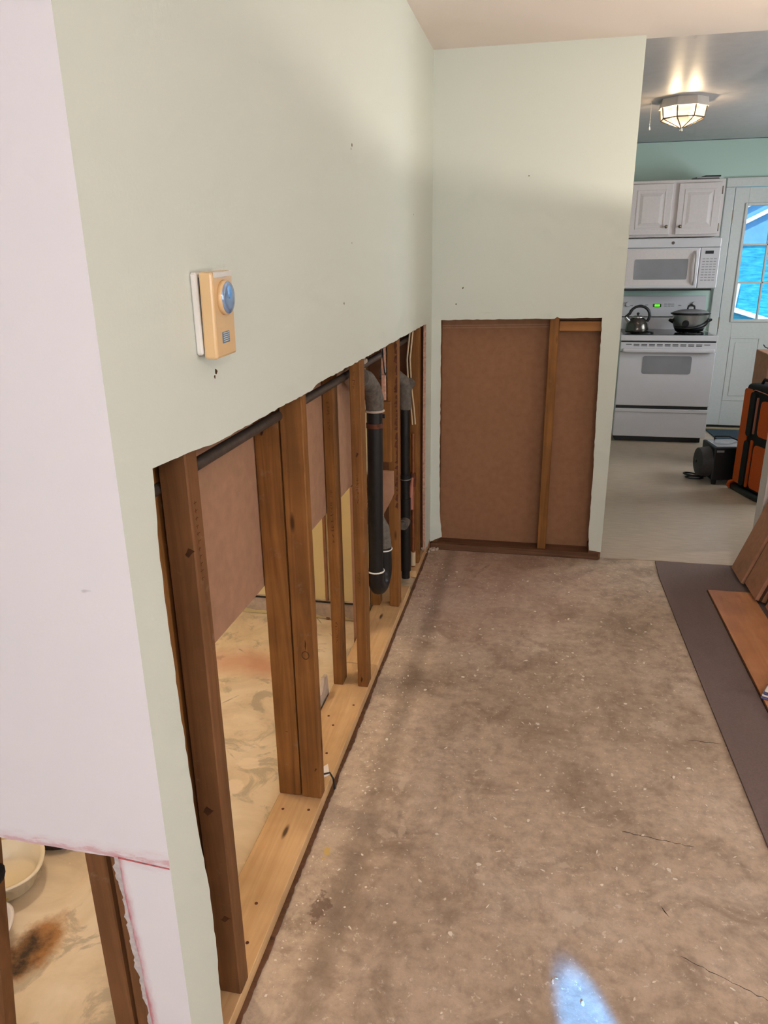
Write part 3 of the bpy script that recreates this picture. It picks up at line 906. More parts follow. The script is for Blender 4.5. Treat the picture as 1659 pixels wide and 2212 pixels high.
dp = thing('drain_pipe', (-.052, -1.1, .22), 'thick black vertical drain pipe with a curved trap', 'pipe')
MB().tube([(-.050, -1.1, 1.03), (-.052, -1.1, .7), (-.056, -1.1, .33)], .030, 20).build('riser', 'abs', dp)
arc = [(-.057, -1.1, .335)]
for k in range(0, 11):
    a = PI * k / 10
    arc.append((-.058 + .012 * k / 10, -1.1 + .06 * (1 - math.cos(a)), .30 - .058 * math.sin(a)))
arc += [(-.046, -.98, .34), (-.05, -.975, .40)]
MB().tube(arc, .033, 18).build('trap_bend', 'abs', dp)
MB().tube([(-.05, -.975, .39), (-.06, -.965, .47), (-.085, -.955, .51), (-.13, -.95, .52)], .035, 16).build('trap_arm', 'grey_fit', dp)
MB().tube([(-.057 + .034 * math.cos(a * PI / 12), -1.1 + .034 * math.sin(a * PI / 12), .337) for a in range(24)], .0035, 6, closed=True).build('white_seal', 'white_plastic', dp)
MB().tube([(-.05 + .036 * math.cos(a * PI / 12), -.975 + .036 * math.sin(a * PI / 12), .385) for a in range(24)], .003, 6, closed=True).build('white_seal', 'white_plastic', dp)
MB().tube([(-.050, -1.1, 1.0), (-.050, -1.1, 1.045), (-.055, -1.13, 1.09), (-.062, -1.19, 1.13), (-.066, -1.26, 1.15)], [.034, .036, .036, .036, .034], 18).build('top_elbow', 'grey_fit', dp)
MB().tube([(-.05 + .034 * math.cos(a * PI / 12), -1.1 + .034 * math.sin(a * PI / 12), 1.0) for a in range(24)], .005, 6, closed=True).build('putty_ring', 'putty', dp)
MB().cyl((-.051, -1.1, .935), (-.051, -1.1, .953), .0325, None, 20).box((-.055, -1.075, .937), (-.045, -.98, .951)).build('strap', 'rust', dp)
MB().cyl((-.065, -.985, .955), (-.035, -.985, .955), .008, None, 8).build('strap_bolt', 'dark', dp)

d2 = thing('drain_stack', (-.05, -.45, .07), 'slimmer black drain stack behind the bark-edged stud', 'pipe')
MB().cyl((-.05, -.45, .02), (-.05, -.45, .92), .021, None, 18).build('riser', 'abs', d2)
MB().cyl((-.05, -.45, .06), (-.05, -.45, .44), .026, None, 18).build('lower_sleeve', 'abs', d2)
MB().cyl((-.05, -.45, .53), (-.05, -.45, .56), .026, None, 18).build('coupling', 'abs', d2)
MB().cyl((-.05, -.46, .325), (-.05, -.515, .325), .026, None, 18).cyl((-.05, -.515, .325), (-.05, -.523, .325), .019, None, 16).build('cleanout', 'grey_fit', d2)
MB().tube([(-.05, -.45, .88), (-.05, -.45, .97), (-.055, -.46, 1.01), (-.09, -.47, 1.04), (-.16, -.47, 1.05)], .030, 16).build('tee_elbow', 'grey_fit', d2)
MB().tube([(-.05, -.45, .955), (-.045, -.42, .985), (-.04, -.38, .99)], .027, 14).build('side_hub', 'grey_fit', d2)
MB().tube([(-.05 + .027 * math.cos(a * PI / 10), -.45 + .027 * math.sin(a * PI / 10), .54) for a in range(20)], .002, 6, closed=True).build('wire_ring', 'steel', d2)

cp = thing('supply_tube', (-.03, -.345, .04), 'thin coppery supply tube with a red-handled valve by the end stud', 'pipe')
MB().tube([(-.03, -.345, .0), (-.03, -.345, .5), (-.03, -.345, .74)], .0085, 10).build('tube', 'copper', cp)
MB().cyl((-.03, -.345, .47), (-.03, -.345, .54), .014, None, 12).build('valve_body', 'rust', cp)
MB().tube([(-.03, -.365, .52), (-.03, -.39, .49), (-.03, -.40, .43), (-.03, -.40, .37)], [.006, .009, .012, .011], 10).build('valve_handle', 'zip', cp)
MB().cyl((-.03, -.345, .045), (-.03, -.345, .12), .013, None, 12).build('foot_sleeve', 'cream_cable', cp)

for k, (dx, dy) in enumerate(((0, 0), (-.012, -.012))):
    tag(MB().tube([(-.028 + dx, -.33 + dy, 1.5), (-.032 + dx, -.34 + dy, 1.22), (-.04 + dx, -.37 + dy, 1.1), (-.036 + dx, -.36 + dy, .98), (-.028 + dx, -.33 + dy, .86), (-.024 + dx, -.315 + dy, .78)], .0042, 8).build('electric_cable', 'cream_cable'),
        ('cream electric cable hanging closest to the end stud' if k == 0 else 'second cream electric cable just left of its twin'), 'cable')
tag(MB().tube([(-.066, -.88, 1.25), (-.05, -.93, 1.17), (-.045, -.93, 1.12), (-.05, -.89, 1.105), (-.06, -.85, 1.12), (-.06, -.83, 1.16)], .0028, 8).build('loose_wire', 'dark'),
    'thin dark wire looping below the grey pipe', 'wire')
rg = random.Random(21)
pk = MB()
for k in range(14):
    a = rg.uniform(.008, .016)
    M = Matrix.Translation((-.062 + rg.uniform(-.012, .012), -1.235 + rg.uniform(-.03, .03), 1.20 + k * .003)) @ Matrix.Rotation(rg.uniform(0, 3), 4, 'X')
    bm = bmesh.new(); bmesh.ops.create_icosphere(bm, subdivisions=1, radius=a); pk.bm(bm, 0, False, M)
tag(pk.build('putty_lump', 'putty'), 'knobbly pale putty lump where the grey pipe meets the elbow', 'putty')

# ------------------------------------------------------------------ odds and ends by the plate and in the bathroom
rg = random.Random(4)
pl = [(-1.70, .0)]
for k in range(9):
    pl.append((-1.70 + k * .018, .05 + rg.uniform(.02, .075)))
pl += [(-1.54, .0)]
tag(MB().prism(pl, 'x', -.156, -.143).build('plaster_chunk', 'putty'), 'ragged upright plaster chunk behind the doubled studs', 'debris')
tag(MB().prism([(-.045, -2.045), (-.012, -2.0), (-.03, -1.955), (-.06, -2.0)], 'z', .0385, .042).build('paper_scrap', 'paper'),
    'small white card scrap lying on the sole plate', 'scrap')
tag(MB().tube([(-.035, -2.045, .042), (-.02, -2.04, .07), (.0, -2.035, .075), (.009, -2.03, .05), (.011, -2.03, .012)], .003, 8).build('bent_wire', 'dark'),
    'short bent dark wire beside the card scrap', 'wire')

t1 = thing('clear_tub', (-.77, -2.545, 0), 'milky clear food tub with a yellow sticker on the slab', 'tub')
def tub(n_w, n_d, h, off, ro, pw=2.6, t=.004):
    m = MB(); n = 40
    def ring(sc, z):
        out = []
        for k in range(n):
            a = 2 * PI * k / n; c, s = math.cos(a), math.sin(a)
            r = 1 / ((abs(c) ** pw + abs(s) ** pw) ** (1 / pw))
            p = Matrix.Rotation(ro, 3, 'Z') @ Vector((c * r * n_w * sc, s * r * n_d * sc, 0))
            out.append((off[0] + p.x, off[1] + p.y, z))
        return out
    rings = [ring(.02, 0.001), ring(.78, .001), ring(.84, .008), ring(.97, h - .006), ring(1.04, h - .004), ring(1.04, h), ring(.95, h), ring(.82, .012), ring(.76, .005), ring(.02, .005)]
    vs = [p for r in rings for p in r]
    fs = [[i * n + k, i * n + (k + 1) % n, (i + 1) * n + (k + 1) % n, (i + 1) * n + k] for i in range(len(rings) - 1) for k in range(n)]
    return m.add(vs, fs, 0, True)
tub(.125, .095, .062, (-.775, -2.545), .5).build('tub_shell', 'clear_tub', t1)
MB().prism([(-.02, -.02), (.022, -.018), (.016, .02), (-.015, .014)], 'y', 0, .001, 0, None,
           Matrix.Translation((-.715, -2.60, .034)) @ Matrix.Rotation(.55, 4, 'Z') @ Matrix.Rotation(-.3, 4, 'X')).build('sticker', 'yellow_lbl', t1)
t2 = thing('white_tub', (-.70, -2.715, 0), 'smaller white plastic tub nearer the leaning stick', 'tub')
tub(.10, .075, .055, (-.705, -2.72), .5).build('tub_shell', 'white_tub', t2)
sh = MB()
sh.lathe([(.0, .0), (.074, .001), (.084, .02), (.08, .045), (.06, .068), (.03, .078), (.0, .08)], 26, 0, Matrix.Translation((-.70, -2.345, 0)) @ Matrix.Rotation(.5, 4, 'Z'), 1.15, .8)
sh.lathe([(.0, .0), (.062, .001), (.072, .03), (.07, .10), (.06, .13), (.05, .13)], 22, 0, Matrix.Translation((-.765, -2.29, 0)), 1.1, .9)
tag(sh.build('rubber_shoe', 'shoe'), 'dark brown rounded shoe beside the clear tub', 'shoe')
tag(MB().prism([(-.477, 0), (-.439, 0), (-.331, .80), (-.369, .80)], 'y', -2.93, -2.90).build('leaning_stick', 'stud_dark'),
    'dark wooden stick leaning at the left frame edge', 'stick')
lb = MB(); bm = bmesh.new(); bmesh.ops.create_icosphere(bm, subdivisions=3, radius=.021)
for v in bm.verts:
    v.co *= 1 + .5 * mnoise.noise(v.co * 70)
lb.bm(bm, 0, True, Matrix.Translation((-.352, -2.952, .515)))
tag(lb.build('tape_wad', 'black_cloth'), 'black crumpled wad stuck to the leaning stick', 'tape')
tag(MB().lathe([(.0, .0), (.013, 0), (.014, .012), (.012, .028), (.007, .034), (.0, .034)], 16, 0, Matrix.Translation((-.585, -2.775, 0))).build('bottle_cap', 'blue_label'),
    'small pale blue cap on the slab beside the dark stain', 'cap')

# ------------------------------------------------------------------ flooring materials at the right
tag(MB().prism([(1.212, .02), (1.205, -.2), (1.212, -.66), (1.226, -1.3), (1.244, -2.05), (1.256, -2.6), (1.985, -2.6), (1.985, .02)], 'z', 0.001, .008).build('underlayment_sheet', 'underlay'),
    'slate grey underlayment sheet laid on the concrete', 'underlayment')
pkx = thing('laminate_plank', (1.41, -1.45, .0085), 'orange-brown laminate plank lying on the grey underlayment', 'plank')
MB().prism([(1.408, -.335), (1.419, -1.50), (1.612, -1.50), (1.601, -.335)], 'z', .0088, .0185).build('board', 'laminate', pkx)
MB().prism([(1.404, -.331), (1.415, -1.50), (1.419, -1.50), (1.408, -.335), (1.601, -.335), (1.601, -.331)], 'z', .0095, .0135).build('tongue', 'hdf', pkx)

LEAN = math.radians(18.6)
def carton(y0, y1, x0, zb, label, length, th_=.052, twist=0):
    t = thing('board_carton', (x0, (y0 + y1) / 2, zb), label, 'carton', (0, LEAN, twist), 'brown board packs leaning on the partition')
    w = y1 - y0
    z0 = th_ * math.sin(LEAN) * 0 + .0005
    MB().box((0.001, -w / 2, z0), (th_ * .36, w / 2, length), .0015).build('board', 'carton', t, True)
    MB().box((th_ * .38, -w / 2 + .004, z0), (th_ * .62, w / 2 - .002, length - .003), .001).build('core_board', 'hdf', t, True)
    MB().box((th_ * .64, -w / 2 + .001, z0), (th_, w / 2, length), .0015).build('board', 'carton', t, True)
    return t
carton(-.246, -.048, 1.572, .026, 'farthest brown board pack, standing on the grey underlayment by the doorway', 1.10)
carton(-.452, -.262, 1.585, .036, 'middle brown board pack, its foot on the end of the orange plank', 1.09)
carton(-.70, -.52, 1.612, .036, 'nearest brown board pack at the right frame edge', 1.06)

pp = thing('paper_packet', (1.50, -1.26, .019), 'white paper packet with blue edges lying on the orange plank', 'packet', (0, 0, math.radians(-27)))
for k in range(4):
    MB().box((-.075 + k * .003, -.06 + k * .002, k * .009), (.11, .10, k * .009 + .0075), .002).build('sheet_fold', 'paper' if k in (1, 3) else 'blue_ink', pp, True)

# loose flakes on the slab
rg = random.Random(31)
fl = MB()
for k in range(900):
    if k < 330:
        x = .02 + abs(rg.gauss(0, .07)); y = rg.uniform(-2.7, -.2); r = rg.uniform(.0015, .005)
    else:
        x = rg.uniform(.1, 1.15); y = rg.uniform(-2.75, -.1); r = rg.choice((.0015, .002, .002, .0025, .003, .0035, .0045, .006, .008))
        if x < .7 and y > -1.0 and rg.random() < .4: continue
    n = rg.randint(4, 6); a0 = rg.uniform(0, 6)
    st = rg.uniform(.15, .7)
    pl = [(x + r * math.cos(a0) * math.cos(2 * PI * q / n) * rg.uniform(.6, 1.1) - r * st * math.sin(a0) * math.sin(2 * PI * q / n),
           y + r * math.sin(a0) * math.cos(2 * PI * q / n) * rg.uniform(.6, 1.1) + r * st * math.cos(a0) * math.sin(2 * PI * q / n)) for q in range(n)]
    try:
        fl.prism(pl, 'z', .0003, .0003 + r * .25)
    except Exception:
        pass
tag(fl.build('plaster_flakes', 'flake'), 'scattered white plaster flakes over the concrete', 'debris', None, 'stuff')

# ------------------------------------------------------------------ kitchen: stove
SX0, SX1, SY = 1.203, 1.968, 2.76
st = thing('stove', ((SX0 + SX1) / 2, 3.05, .004), 'white electric stove with a grey oven window', 'stove')
MB().box((SX0 + .006, SY + .03, .055), (SX1 - .006, 3.38, .895), .004).build('body', 'white_app', st)
MB().box((SX0 + .03, SY + .06, .004), (SX1 - .03, 3.36, .06)).build('toe_base', 'dark', st)
od = MB().box((SX0 + .004, SY, .325), (SX1 - .004, SY + .028, .775), .006, 0, None, 2).build('oven_door', 'white_app', st)
def rrect(x0, x1, z0, z1, r, n=5):
    out = []
    for cx, cz, a0 in ((x1 - r, z1 - r, 0), (x0 + r, z1 - r, 90), (x0 + r, z0 + r, 180), (x1 - r, z0 + r, 270)):
        for k in range(n + 1):
            a = math.radians(a0 + 90 * k / n); out.append((cx + r * math.cos(a), cz + r * math.sin(a)))
    return out
MB().prism(rrect(1.395, 1.785, .595, .745, .022), 'y', SY - .002, SY + .002).build('oven_window', 'grey_glass', od)
MB().box((SX0 + .004, SY - .004, .778), (SX1 - .004, SY + .03, .855), .006, 0, None, 2).build('vent_rail', 'white_app', st)
hd = MB().box((SX0 + .02, SY - .042, .775), (SX1 - .02, SY - .012, .808), .009, 0, None, 2).box((SX0 + .03, SY - .014, .78), (SX0 + .07, SY, .803)).box((SX1 - .07, SY - .014, .78), (SX1 - .03, SY, .803))
hd.build('oven_handle', 'white_app', st)
for k in range(11):
    xa = SX0 + .048 + k * .0615
    for q in range(2 if 0 < k < 10 else 1):
        MB().box((xa, SY - .0055, .836 - q * .011), (xa + .046, SY - .003, .841 - q * .011)).build('vent_slot', 'dark', st)
MB().box((SX0 + .01, SY + .004, .856), (SX1 - .012, SY + .03, .868)).build('shadow_gap', 'dark', st)
ct = MB().box((SX0, SY - .012, .868), (SX1, 3.34, .912), .006, 0, None, 2).build('cooktop_frame', 'white_app', st)
MB().box((SX0 + .03, SY + .04, .9121), (SX1 - .03, 3.29, .914)).build('cooktop_glass', 'black_glass', ct)
for cx, cy, rr in ((1.39, 2.93, .09), (1.78, 2.93, .10), (1.39, 3.15, .075), (1.78, 3.15, .075)):
    m = MB()
    for q in range(3):
        m.tube([(cx + (rr - q * .026) * math.cos(a * PI / 16), cy + (rr - q * .026) * math.sin(a * PI / 16), .918) for a in range(32)], .005, 6, closed=True)
    m.build('burner_coil', 'black_plastic', ct)
MB().box((SX0 + .004, SY + .004, .055), (SX1 - .004, SY + .028, .298), .006, 0, None, 2).build('storage_drawer', 'white_app', st)
MB().box((SX0 + .006, SY - .002, .268), (SX1 - .006, SY + .01, .297), .005, 0, None, 2).build('drawer_lip', 'white_app', st)
MB().box((SX0 + .012, SY + .012, .299), (SX1 - .012, SY + .03, .324)).build('shadow_gap', 'dark', st)
bg_ = MB().prism([(3.34, .905), (3.40, .905), (3.40, 1.195), (3.362, 1.195), (3.345, 1.03), (3.34, 1.0)], 'x', SX0 + .02, SX1 - .015).build('backguard', 'white_app', st)
MB().box((SX0 + .02, 3.335, 1.015), (SX1 - .015, 3.345, 1.022)).build('backguard_crease', 'dark', bg_)
Mb = Matrix.Translation((0, 3.3535, 1.115)) @ Matrix.Rotation(math.radians(-5.9), 4, 'X')
MB().box((1.516, -.004, -.013), (1.583, 0, .013), 0, 0, Mb).build('clock_window', 'dark', bg_)
MB().box((1.527, -.0055, -.009), (1.572, -.004, .009), 0, 0, Mb).build('clock_digits', 'led', bg_)
for xa, za in ((1.28, 0), (1.33, 0), (1.41, .005), (1.46, .005), (1.62, .012), (1.62, -.005), (1.65, .012), (1.65, -.005), (1.68, .012), (1.68, -.005), (1.74, 0), (1.84, 0)):
    MB().box((xa - .012, -.0035, za - .004), (xa + .012, -.001, za + .004), 0, 0, Mb).build('button', 'grey_print', bg_)
for xa in (1.30, 1.86):
    MB().cyl((xa, -.022, .01), (xa, -.002, .01), .02, .022, 20, 0, Mb).build('knob', 'white_app', bg_)

# kettle
kt = thing('kettle', (1.345, 2.93, .923), 'dark stainless kettle with a black ring handle on the stove', 'kettle')
MB().lathe([(.0, 0), (.088, 0), (.094, .008), (.094, .03), (.088, .065), (.074, .095), (.055, .115), (.045, .12)], 32, o=(1.345, 2.93, .923)).build('body', 'steel_dark', kt)
MB().lathe([(.047, .119), (.047, .126), (.03, .134), (.0, .136)], 28, o=(1.345, 2.93, .923)).build('lid', 'steel', kt)
MB().lathe([(.006, .135), (.006, .143), (.012, .148), (.012, .158), (.0, .163)], 16, o=(1.345, 2.93, .923)).build('lid_knob', 'black_plastic', kt)
MB().tube([(1.345 - .062, 2.915, .923 + .085), (1.345 - .085, 2.905, .923 + .105), (1.345 - .102, 2.90, .923 + .122)], [.02, .016, .014], 14).build('spout', 'steel', kt)
hp = []
for k in range(13):
    a = math.radians(-38 + 205 * k / 12)
    hp.append((1.345 + .012 + .082 * math.cos(a), 2.93, .923 + .135 + .078 * math.sin(a)))
hp.append((1.345 - .102, 2.925, .923 + .122))
MB().tube(hp, [.012] * 6 + [.011] * 5 + [.013, .012, .010], 12).build('handle', 'black_plastic', kt)

# slow cooker
sc = thing('slow_cooker', (1.785, 3.05, .923), 'oval silver slow cooker with glass lid and black base', 'slow cooker')
oo = (1.785, 3.05, .923)
MB().lathe([(.0, .0), (.11, .0), (.12, .02), (.125, .03), (.118, .034)], 36, 0, None, 1, .8, o=oo).build('base', 'black_plastic', sc)
MB().lathe([(.112, .012), (.125, .03), (.138, .075), (.142, .13), (.144, .137)], 36, 0, None, 1, .8, o=oo).build('shell', 'steel', sc)
MB().lathe([(.14, .136), (.16, .142), (.162, .15), (.15, .154)], 36, 0, None, 1, .8, o=oo).build('crock_rim', 'black_plastic', sc)
ld = MB().lathe([(.152, .153), (.13, .165), (.08, .178), (.0, .184)], 36, 0, None, 1, .8, o=oo).build('lid', 'grey_glass', sc)
MB().tube([(1.785 - .028, 3.05, .923 + .178), (1.785 - .024, 3.05, .923 + .205), (1.785, 3.05, .923 + .216), (1.785 + .024, 3.05, .923 + .205), (1.785 + .028, 3.05, .923 + .178)], .008, 10).build('lid_handle', 'black_plastic', ld)
MB().cyl((1.735, 2.925, .923 + .068), (1.735, 2.94, .923 + .07), .024, .028, 20).build('dial', 'black_plastic', sc)
# swooping black trim and side handles
sw = []
for k in range(15):
    a = math.radians(-150 + 150 * k / 14)
    sw.append((1.785 + .136 * math.cos(a), 3.05 + .109 * math.sin(a), .923 + .03 + .07 * max(0, (k - 5) / 9) ** 1.5))
MB().tube(sw, [.014] * 8 + [.016, .018, .02, .02, .018, .016, .014], 10).build('trim_band', 'black_plastic', sc)
for s in (-1, 1):
    MB().tube([(1.785 + s * .13, 3.06, .923 + .07), (1.785 + s * .165, 3.05, .923 + .09), (1.785 + s * .165, 3.03, .923 + .095), (1.785 + s * .135, 3.02, .923 + .09)], .011, 10).build('side_handle', 'black_plastic', sc)

# ------------------------------------------------------------------ microwave above the stove
mwv = thing('microwave', (1.58, 3.22, 1.265), 'white over-the-range microwave with a grey window', 'microwave')
MX0, MX1, MY = 1.203, 1.955, 3.02
MB().box((MX0, MY + .02, 1.27), (MX1, 3.41, 1.672), .004).build('body', 'white_app', mwv)
dr = MB().box((MX0 + .002, MY - .002, 1.275), (1.80, MY + .022, 1.595), .008, 0, None, 2).build('door', 'white_app', mwv)
MB().prism(rrect(1.225, 1.785, 1.300, 1.582, .012), 'y', MY - .0035, MY).build('door_face', 'white_cab', dr)
MB().prism(rrect(1.287, 1.712, 1.345, 1.508, .01), 'y', MY - .0055, MY - .001).build('door_window', 'grey_glass', dr)
MB().tube([(1.765, MY - .003, 1.565), (1.768, MY - .026, 1.54), (1.770, MY - .03, 1.43), (1.772, MY - .026, 1.33), (1.773, MY - .003, 1.305)], .011, 10).build('door_handle', 'white_app', dr)
cpn = MB().box((1.802, MY - .002, 1.275), (MX1 - .002, MY + .022, 1.595), .006, 0, None, 2).build('control_panel', 'white_app', mwv)
MB().box((1.838, MY - .004, 1.545), (1.902, MY - .001, 1.57)).build('display', 'dark', cpn)
for r in range(9):
    for c in range(4):
        MB().box((1.822 + c * .029, MY - .0035, 1.335 + r * .021), (1.843 + c * .029, MY - .0015, 1.342 + r * .021)).build('button', 'grey_print', cpn)
MB().box((MX0 + .002, MY - .002, 1.598), (MX1 - .002, MY + .022, 1.67), .006, 0, None, 2).build('top_grille', 'white_app', mwv)
MB().cyl((1.578, MY - .004, 1.634), (1.578, MY, 1.634), .0125, None, 24).build('emblem', 'steel_dark', mwv)
MB().box((MX0 + .01, MY + .03, 1.255), (MX1 - .03, 3.40, 1.27), .003).build('underside_pan', 'dark', mwv)

# ------------------------------------------------------------------ upper cabinet
uc = thing('upper_cabinet', (1.575, 3.26, 1.68), 'white two-door wall cabinet above the microwave', 'cabinet')
CY = 3.10
MB().box((1.20, CY, 1.68), (1.945, 3.415, 2.118), .003).build('body', 'white_cab', uc)
for s, (xa, xb) in enumerate(((1.222, 1.545), (1.592, 1.920))):
    za, zb = 1.70, 2.092
    d = MB()
    d.box((xa, CY - .019, za), (xb, CY - .001, zb), .004, 0, None, 2)
    d = d.build('door', 'white_cab', uc)
    p = MB(); e = .058
    # recessed moulding then raised field
    for (u, hgt, w) in ((e, .003, .012),):
        p.box((xa + u - w, CY - .019 - hgt, za + u - w), (xb - u + w, CY - .0185, za + u), .001)
        p.box((xa + u - w, CY - .019 - hgt, zb - u), (xb - u + w, CY - .0185, zb - u + w), .001)
        p.box((xa + u - w, CY - .019 - hgt, za + u), (xa + u, CY - .0185, zb - u), .001)
        p.box((xb - u, CY - .019 - hgt, za + u), (xb - u + w, CY - .0185, zb - u), .001)
    p.build('moulding', 'white_cab', d)
    f = MB(); i0 = e + .012; i1 = e + .036; yb = CY - .0188; yf = CY - .0245
    vs = [(xa + i0, yb, za + i0), (xb - i0, yb, za + i0), (xb - i0, yb, zb - i0), (xa + i0, yb, zb - i0), (xa + i1, yf, za + i1), (xb - i1, yf, za + i1), (xb - i1, yf, zb - i1), (xa + i1, yf, zb - i1)]
    f.add(vs, [[0, 1, 5, 4], [1, 2, 6, 5], [2, 3, 7, 6], [3, 0, 4, 7], [4, 5, 6, 7]]).build('raised_panel', 'white_cab', d)
    kx = xb - .03 if s == 0 else xa + .03
    MB().lathe([(.005, 0), (.005, .012), (.013, .018), (.0135, .024), (.009, .029), (.0, .03)], 18, 0, Matrix.Translation((kx, CY - .019, za + .062)) @ Matrix.Rotation(PI / 2, 4, 'X')).build('knob', 'brass', d)
    hx = xa - .006 if s == 0 else xb + .006
    for hz in (za + .05, zb - .06):
        MB().cyl((hx, CY - .010, hz - .03), (hx, CY - .010, hz + .03), .0045, None, 10).build('hinge', 'brass', d)
bk = thing('book', (1.80, 3.16, 2.119), 'dark thin book lying on top of the white cabinet', 'book', (0, 0, .12))
MB().box((-.09, -.05, 0), (.095, .10, .004), .001).build('back_cover', 'dark', bk, True)
MB().box((-.085, -.046, .004), (.09, .096, .016)).build('pages', 'grey_print', bk, True)
MB().box((-.02, -.054, .016), (.10, .10, .027), .001).build('front_cover', 'dark', bk, True)

# ------------------------------------------------------------------ kitchen back door
dr = thing('door_1', (2.5, 3.40, .03), 'pale exterior door with nine glass panes', 'door'); dr['kind'] = 'structure'
X0, X1, Z0, Z1 = 2.092, 2.928, .042, 2.068
WX0, WX1, WZ0, WZ1 = 2.205, 2.805, .992, 1.925
Yd0, Yd1 = 3.405, 3.448
MB().box((X0, Yd0, Z0), (WX0, Yd1, Z1), .002).box((WX1, Yd0, Z0), (X1, Yd1, Z1), .002).box((WX0, Yd0, Z0), (WX1, Yd1, WZ0)).box((WX0, Yd0, WZ1), (WX1, Yd1, Z1)).build('slab', 'white_door', dr)
t = .022
MB().box((WX0 - t, Yd0 - .012, WZ0 - t), (WX0, Yd0, WZ1 + t), .003).box((WX1, Yd0 - .012, WZ0 - t), (WX1 + t, Yd0, WZ1 + t), .003).box((WX0, Yd0 - .012, WZ0 - t), (WX1, Yd0, WZ0), .003).box((WX0, Yd0 - .012, WZ1), (WX1, Yd0, WZ1 + t), .003).build('glazing_frame', 'white_door', dr)
for k in range(3):
    for q in range(3):
        xa = WX0 + k * .2; za = WZ0 + q * .311
        MB().box((xa + .004, 3.424, za + .004), (xa + .196, 3.430, za + .307)).build('pane', 'glass', dr)
for k in (1, 2):
    MB().box((WX0 + k * .2 - .007, 3.412, WZ0), (WX0 + k * .2 + .007, 3.442, WZ1), .002).build('muntin', 'white_door', dr)
    MB().box((WX0, 3.412, WZ0 + k * .311 - .007), (WX1, 3.442, WZ0 + k * .311 + .007), .002).build('muntin', 'white_door', dr)
for xa, xb in ((2.205, 2.455), (2.555, 2.805)):
    za, zb = .27, .84
    m = MB(); w = .014
    m.box((xa, Yd0 - .005, za), (xb, Yd0, za + w), .002).box((xa, Yd0 - .005, zb - w), (xb, Yd0, zb), .002).box((xa, Yd0 - .005, za + w), (xa + w, Yd0, zb - w), .002).box((xb - w, Yd0 - .005, za + w), (xb, Yd0, zb - w), .002)
    m.box((xa + .045, Yd0 - .004, za + .045), (xb - .045, Yd0, zb - .045), .003)
    m.build('lower_panel', 'white_door', dr)
MB().lathe([(.024, 0), (.024, .006), (.009, .01), (.009, .035), (.024, .045), (.026, .06), (.014, .068), (.0, .07)], 20, 0, Matrix.Translation((2.868, Yd0, .93)) @ Matrix.Rotation(PI / 2, 4, 'X')).build('knob', 'brass', dr)
for hz in (.28, .96, 1.84):
    MB().cyl((X0 - .003, Yd0 - .006, hz - .05), (X0 - .003, Yd0 - .006, hz + .05), .006, None, 10).build('hinge', 'brass', dr)
MB().box((X0, Yd0 + .004, .022), (X1, Yd1, .041)).build('under_door_gap', 'dark', dr)  # dark strip put in for the shaded gap under the door
trm = MB().box((2.012, 3.392, .004), (2.086, 3.42, 2.072), .006, 0, None, 2).box((2.934, 3.392, .004), (3.01, 3.42, 2.072), .006, 0, None, 2).box((2.012, 3.390, 2.073), (3.01, 3.42, 2.146), .006, 0, None, 2)
struct(trm.build('trim_1', 'white_door'), 'pale casing around the kitchen door', 'trim')
struct(MB().box((2.086, 3.375, .0042), (2.934, 3.47, .021), .004).build('trim_2', 'thresh'), 'tan threshold under the kitchen door', 'trim')
tag(MB().prism([(2.085, 3.345), (2.90, 3.345), (2.96, 2.95), (2.105, 2.95)], 'z', .0042, .013).build('doormat', 'blue_mat'), 'slate blue doormat before the kitchen door', 'mat')

# ------------------------------------------------------------------ kitchen ceiling lamp
LX, LY = 1.335, 1.55
kl = thing('ceiling_lamp', (LX, LY, H), 'eight-sided leaded glass ceiling lamp, lit', 'lamp')
def octp(r, z):
    return [Vector((LX + r * math.cos(PI / 8 + PI / 4 * k), LY + r * math.sin(PI / 8 + PI / 4 * k), z)) for k in range(8)]
a, b = octp(.142, H + .003), octp(.150, 2.395)
m = MB(); m.add(a + b, [[k, (k + 1) % 8, 8 + (k + 1) % 8, 8 + k] for k in range(8)] + [list(range(8))])
bi = octp(.10, 2.395); m.add(b + bi, [[k, (k + 1) % 8, 8 + (k + 1) % 8, 8 + k] for k in range(8)])
m.build('lamp_base', 'lamp_white', kl)
ru, rl, tip = octp(.138, 2.394), octp(.128, 2.335), Vector((LX, LY, 2.284))
tr = octp(.012, 2.288)
for k in range(8):
    k2 = (k + 1) % 8
    for (q, nmn) in (([ru[k], ru[k2], rl[k2], rl[k]], 'side_pane'), ([rl[k], rl[k2], tr[k2], tr[k]], 'lower_pane')):
        c = sum(q, Vector()) / 4
        n = (q[1] - q[0]).cross(q[3] - q[0]).normalized() * .0015
        q = [p + (c - p) * .03 for p in q]
        MB().add([p + n for p in q] + [p - n for p in q], [[0, 1, 2, 3], [7, 6, 5, 4], [0, 4, 5, 1], [1, 5, 6, 2], [2, 6, 7, 3], [3, 7, 4, 0]]).build(nmn, 'lamp_pane', kl)
    MB().tube([ru[k], rl[k], tr[k]], .0042, 6).tube([rl[k], rl[k2]], .0042, 6).build('leading', 'lead', kl)
MB().lathe([(.0, -.02), (.008, -.016), (.01, -.008), (.006, 0), (.013, .004), (.0, .008)], 16, 0, None, o=(LX, LY, 2.282)).build('finial', 'steel', kl)
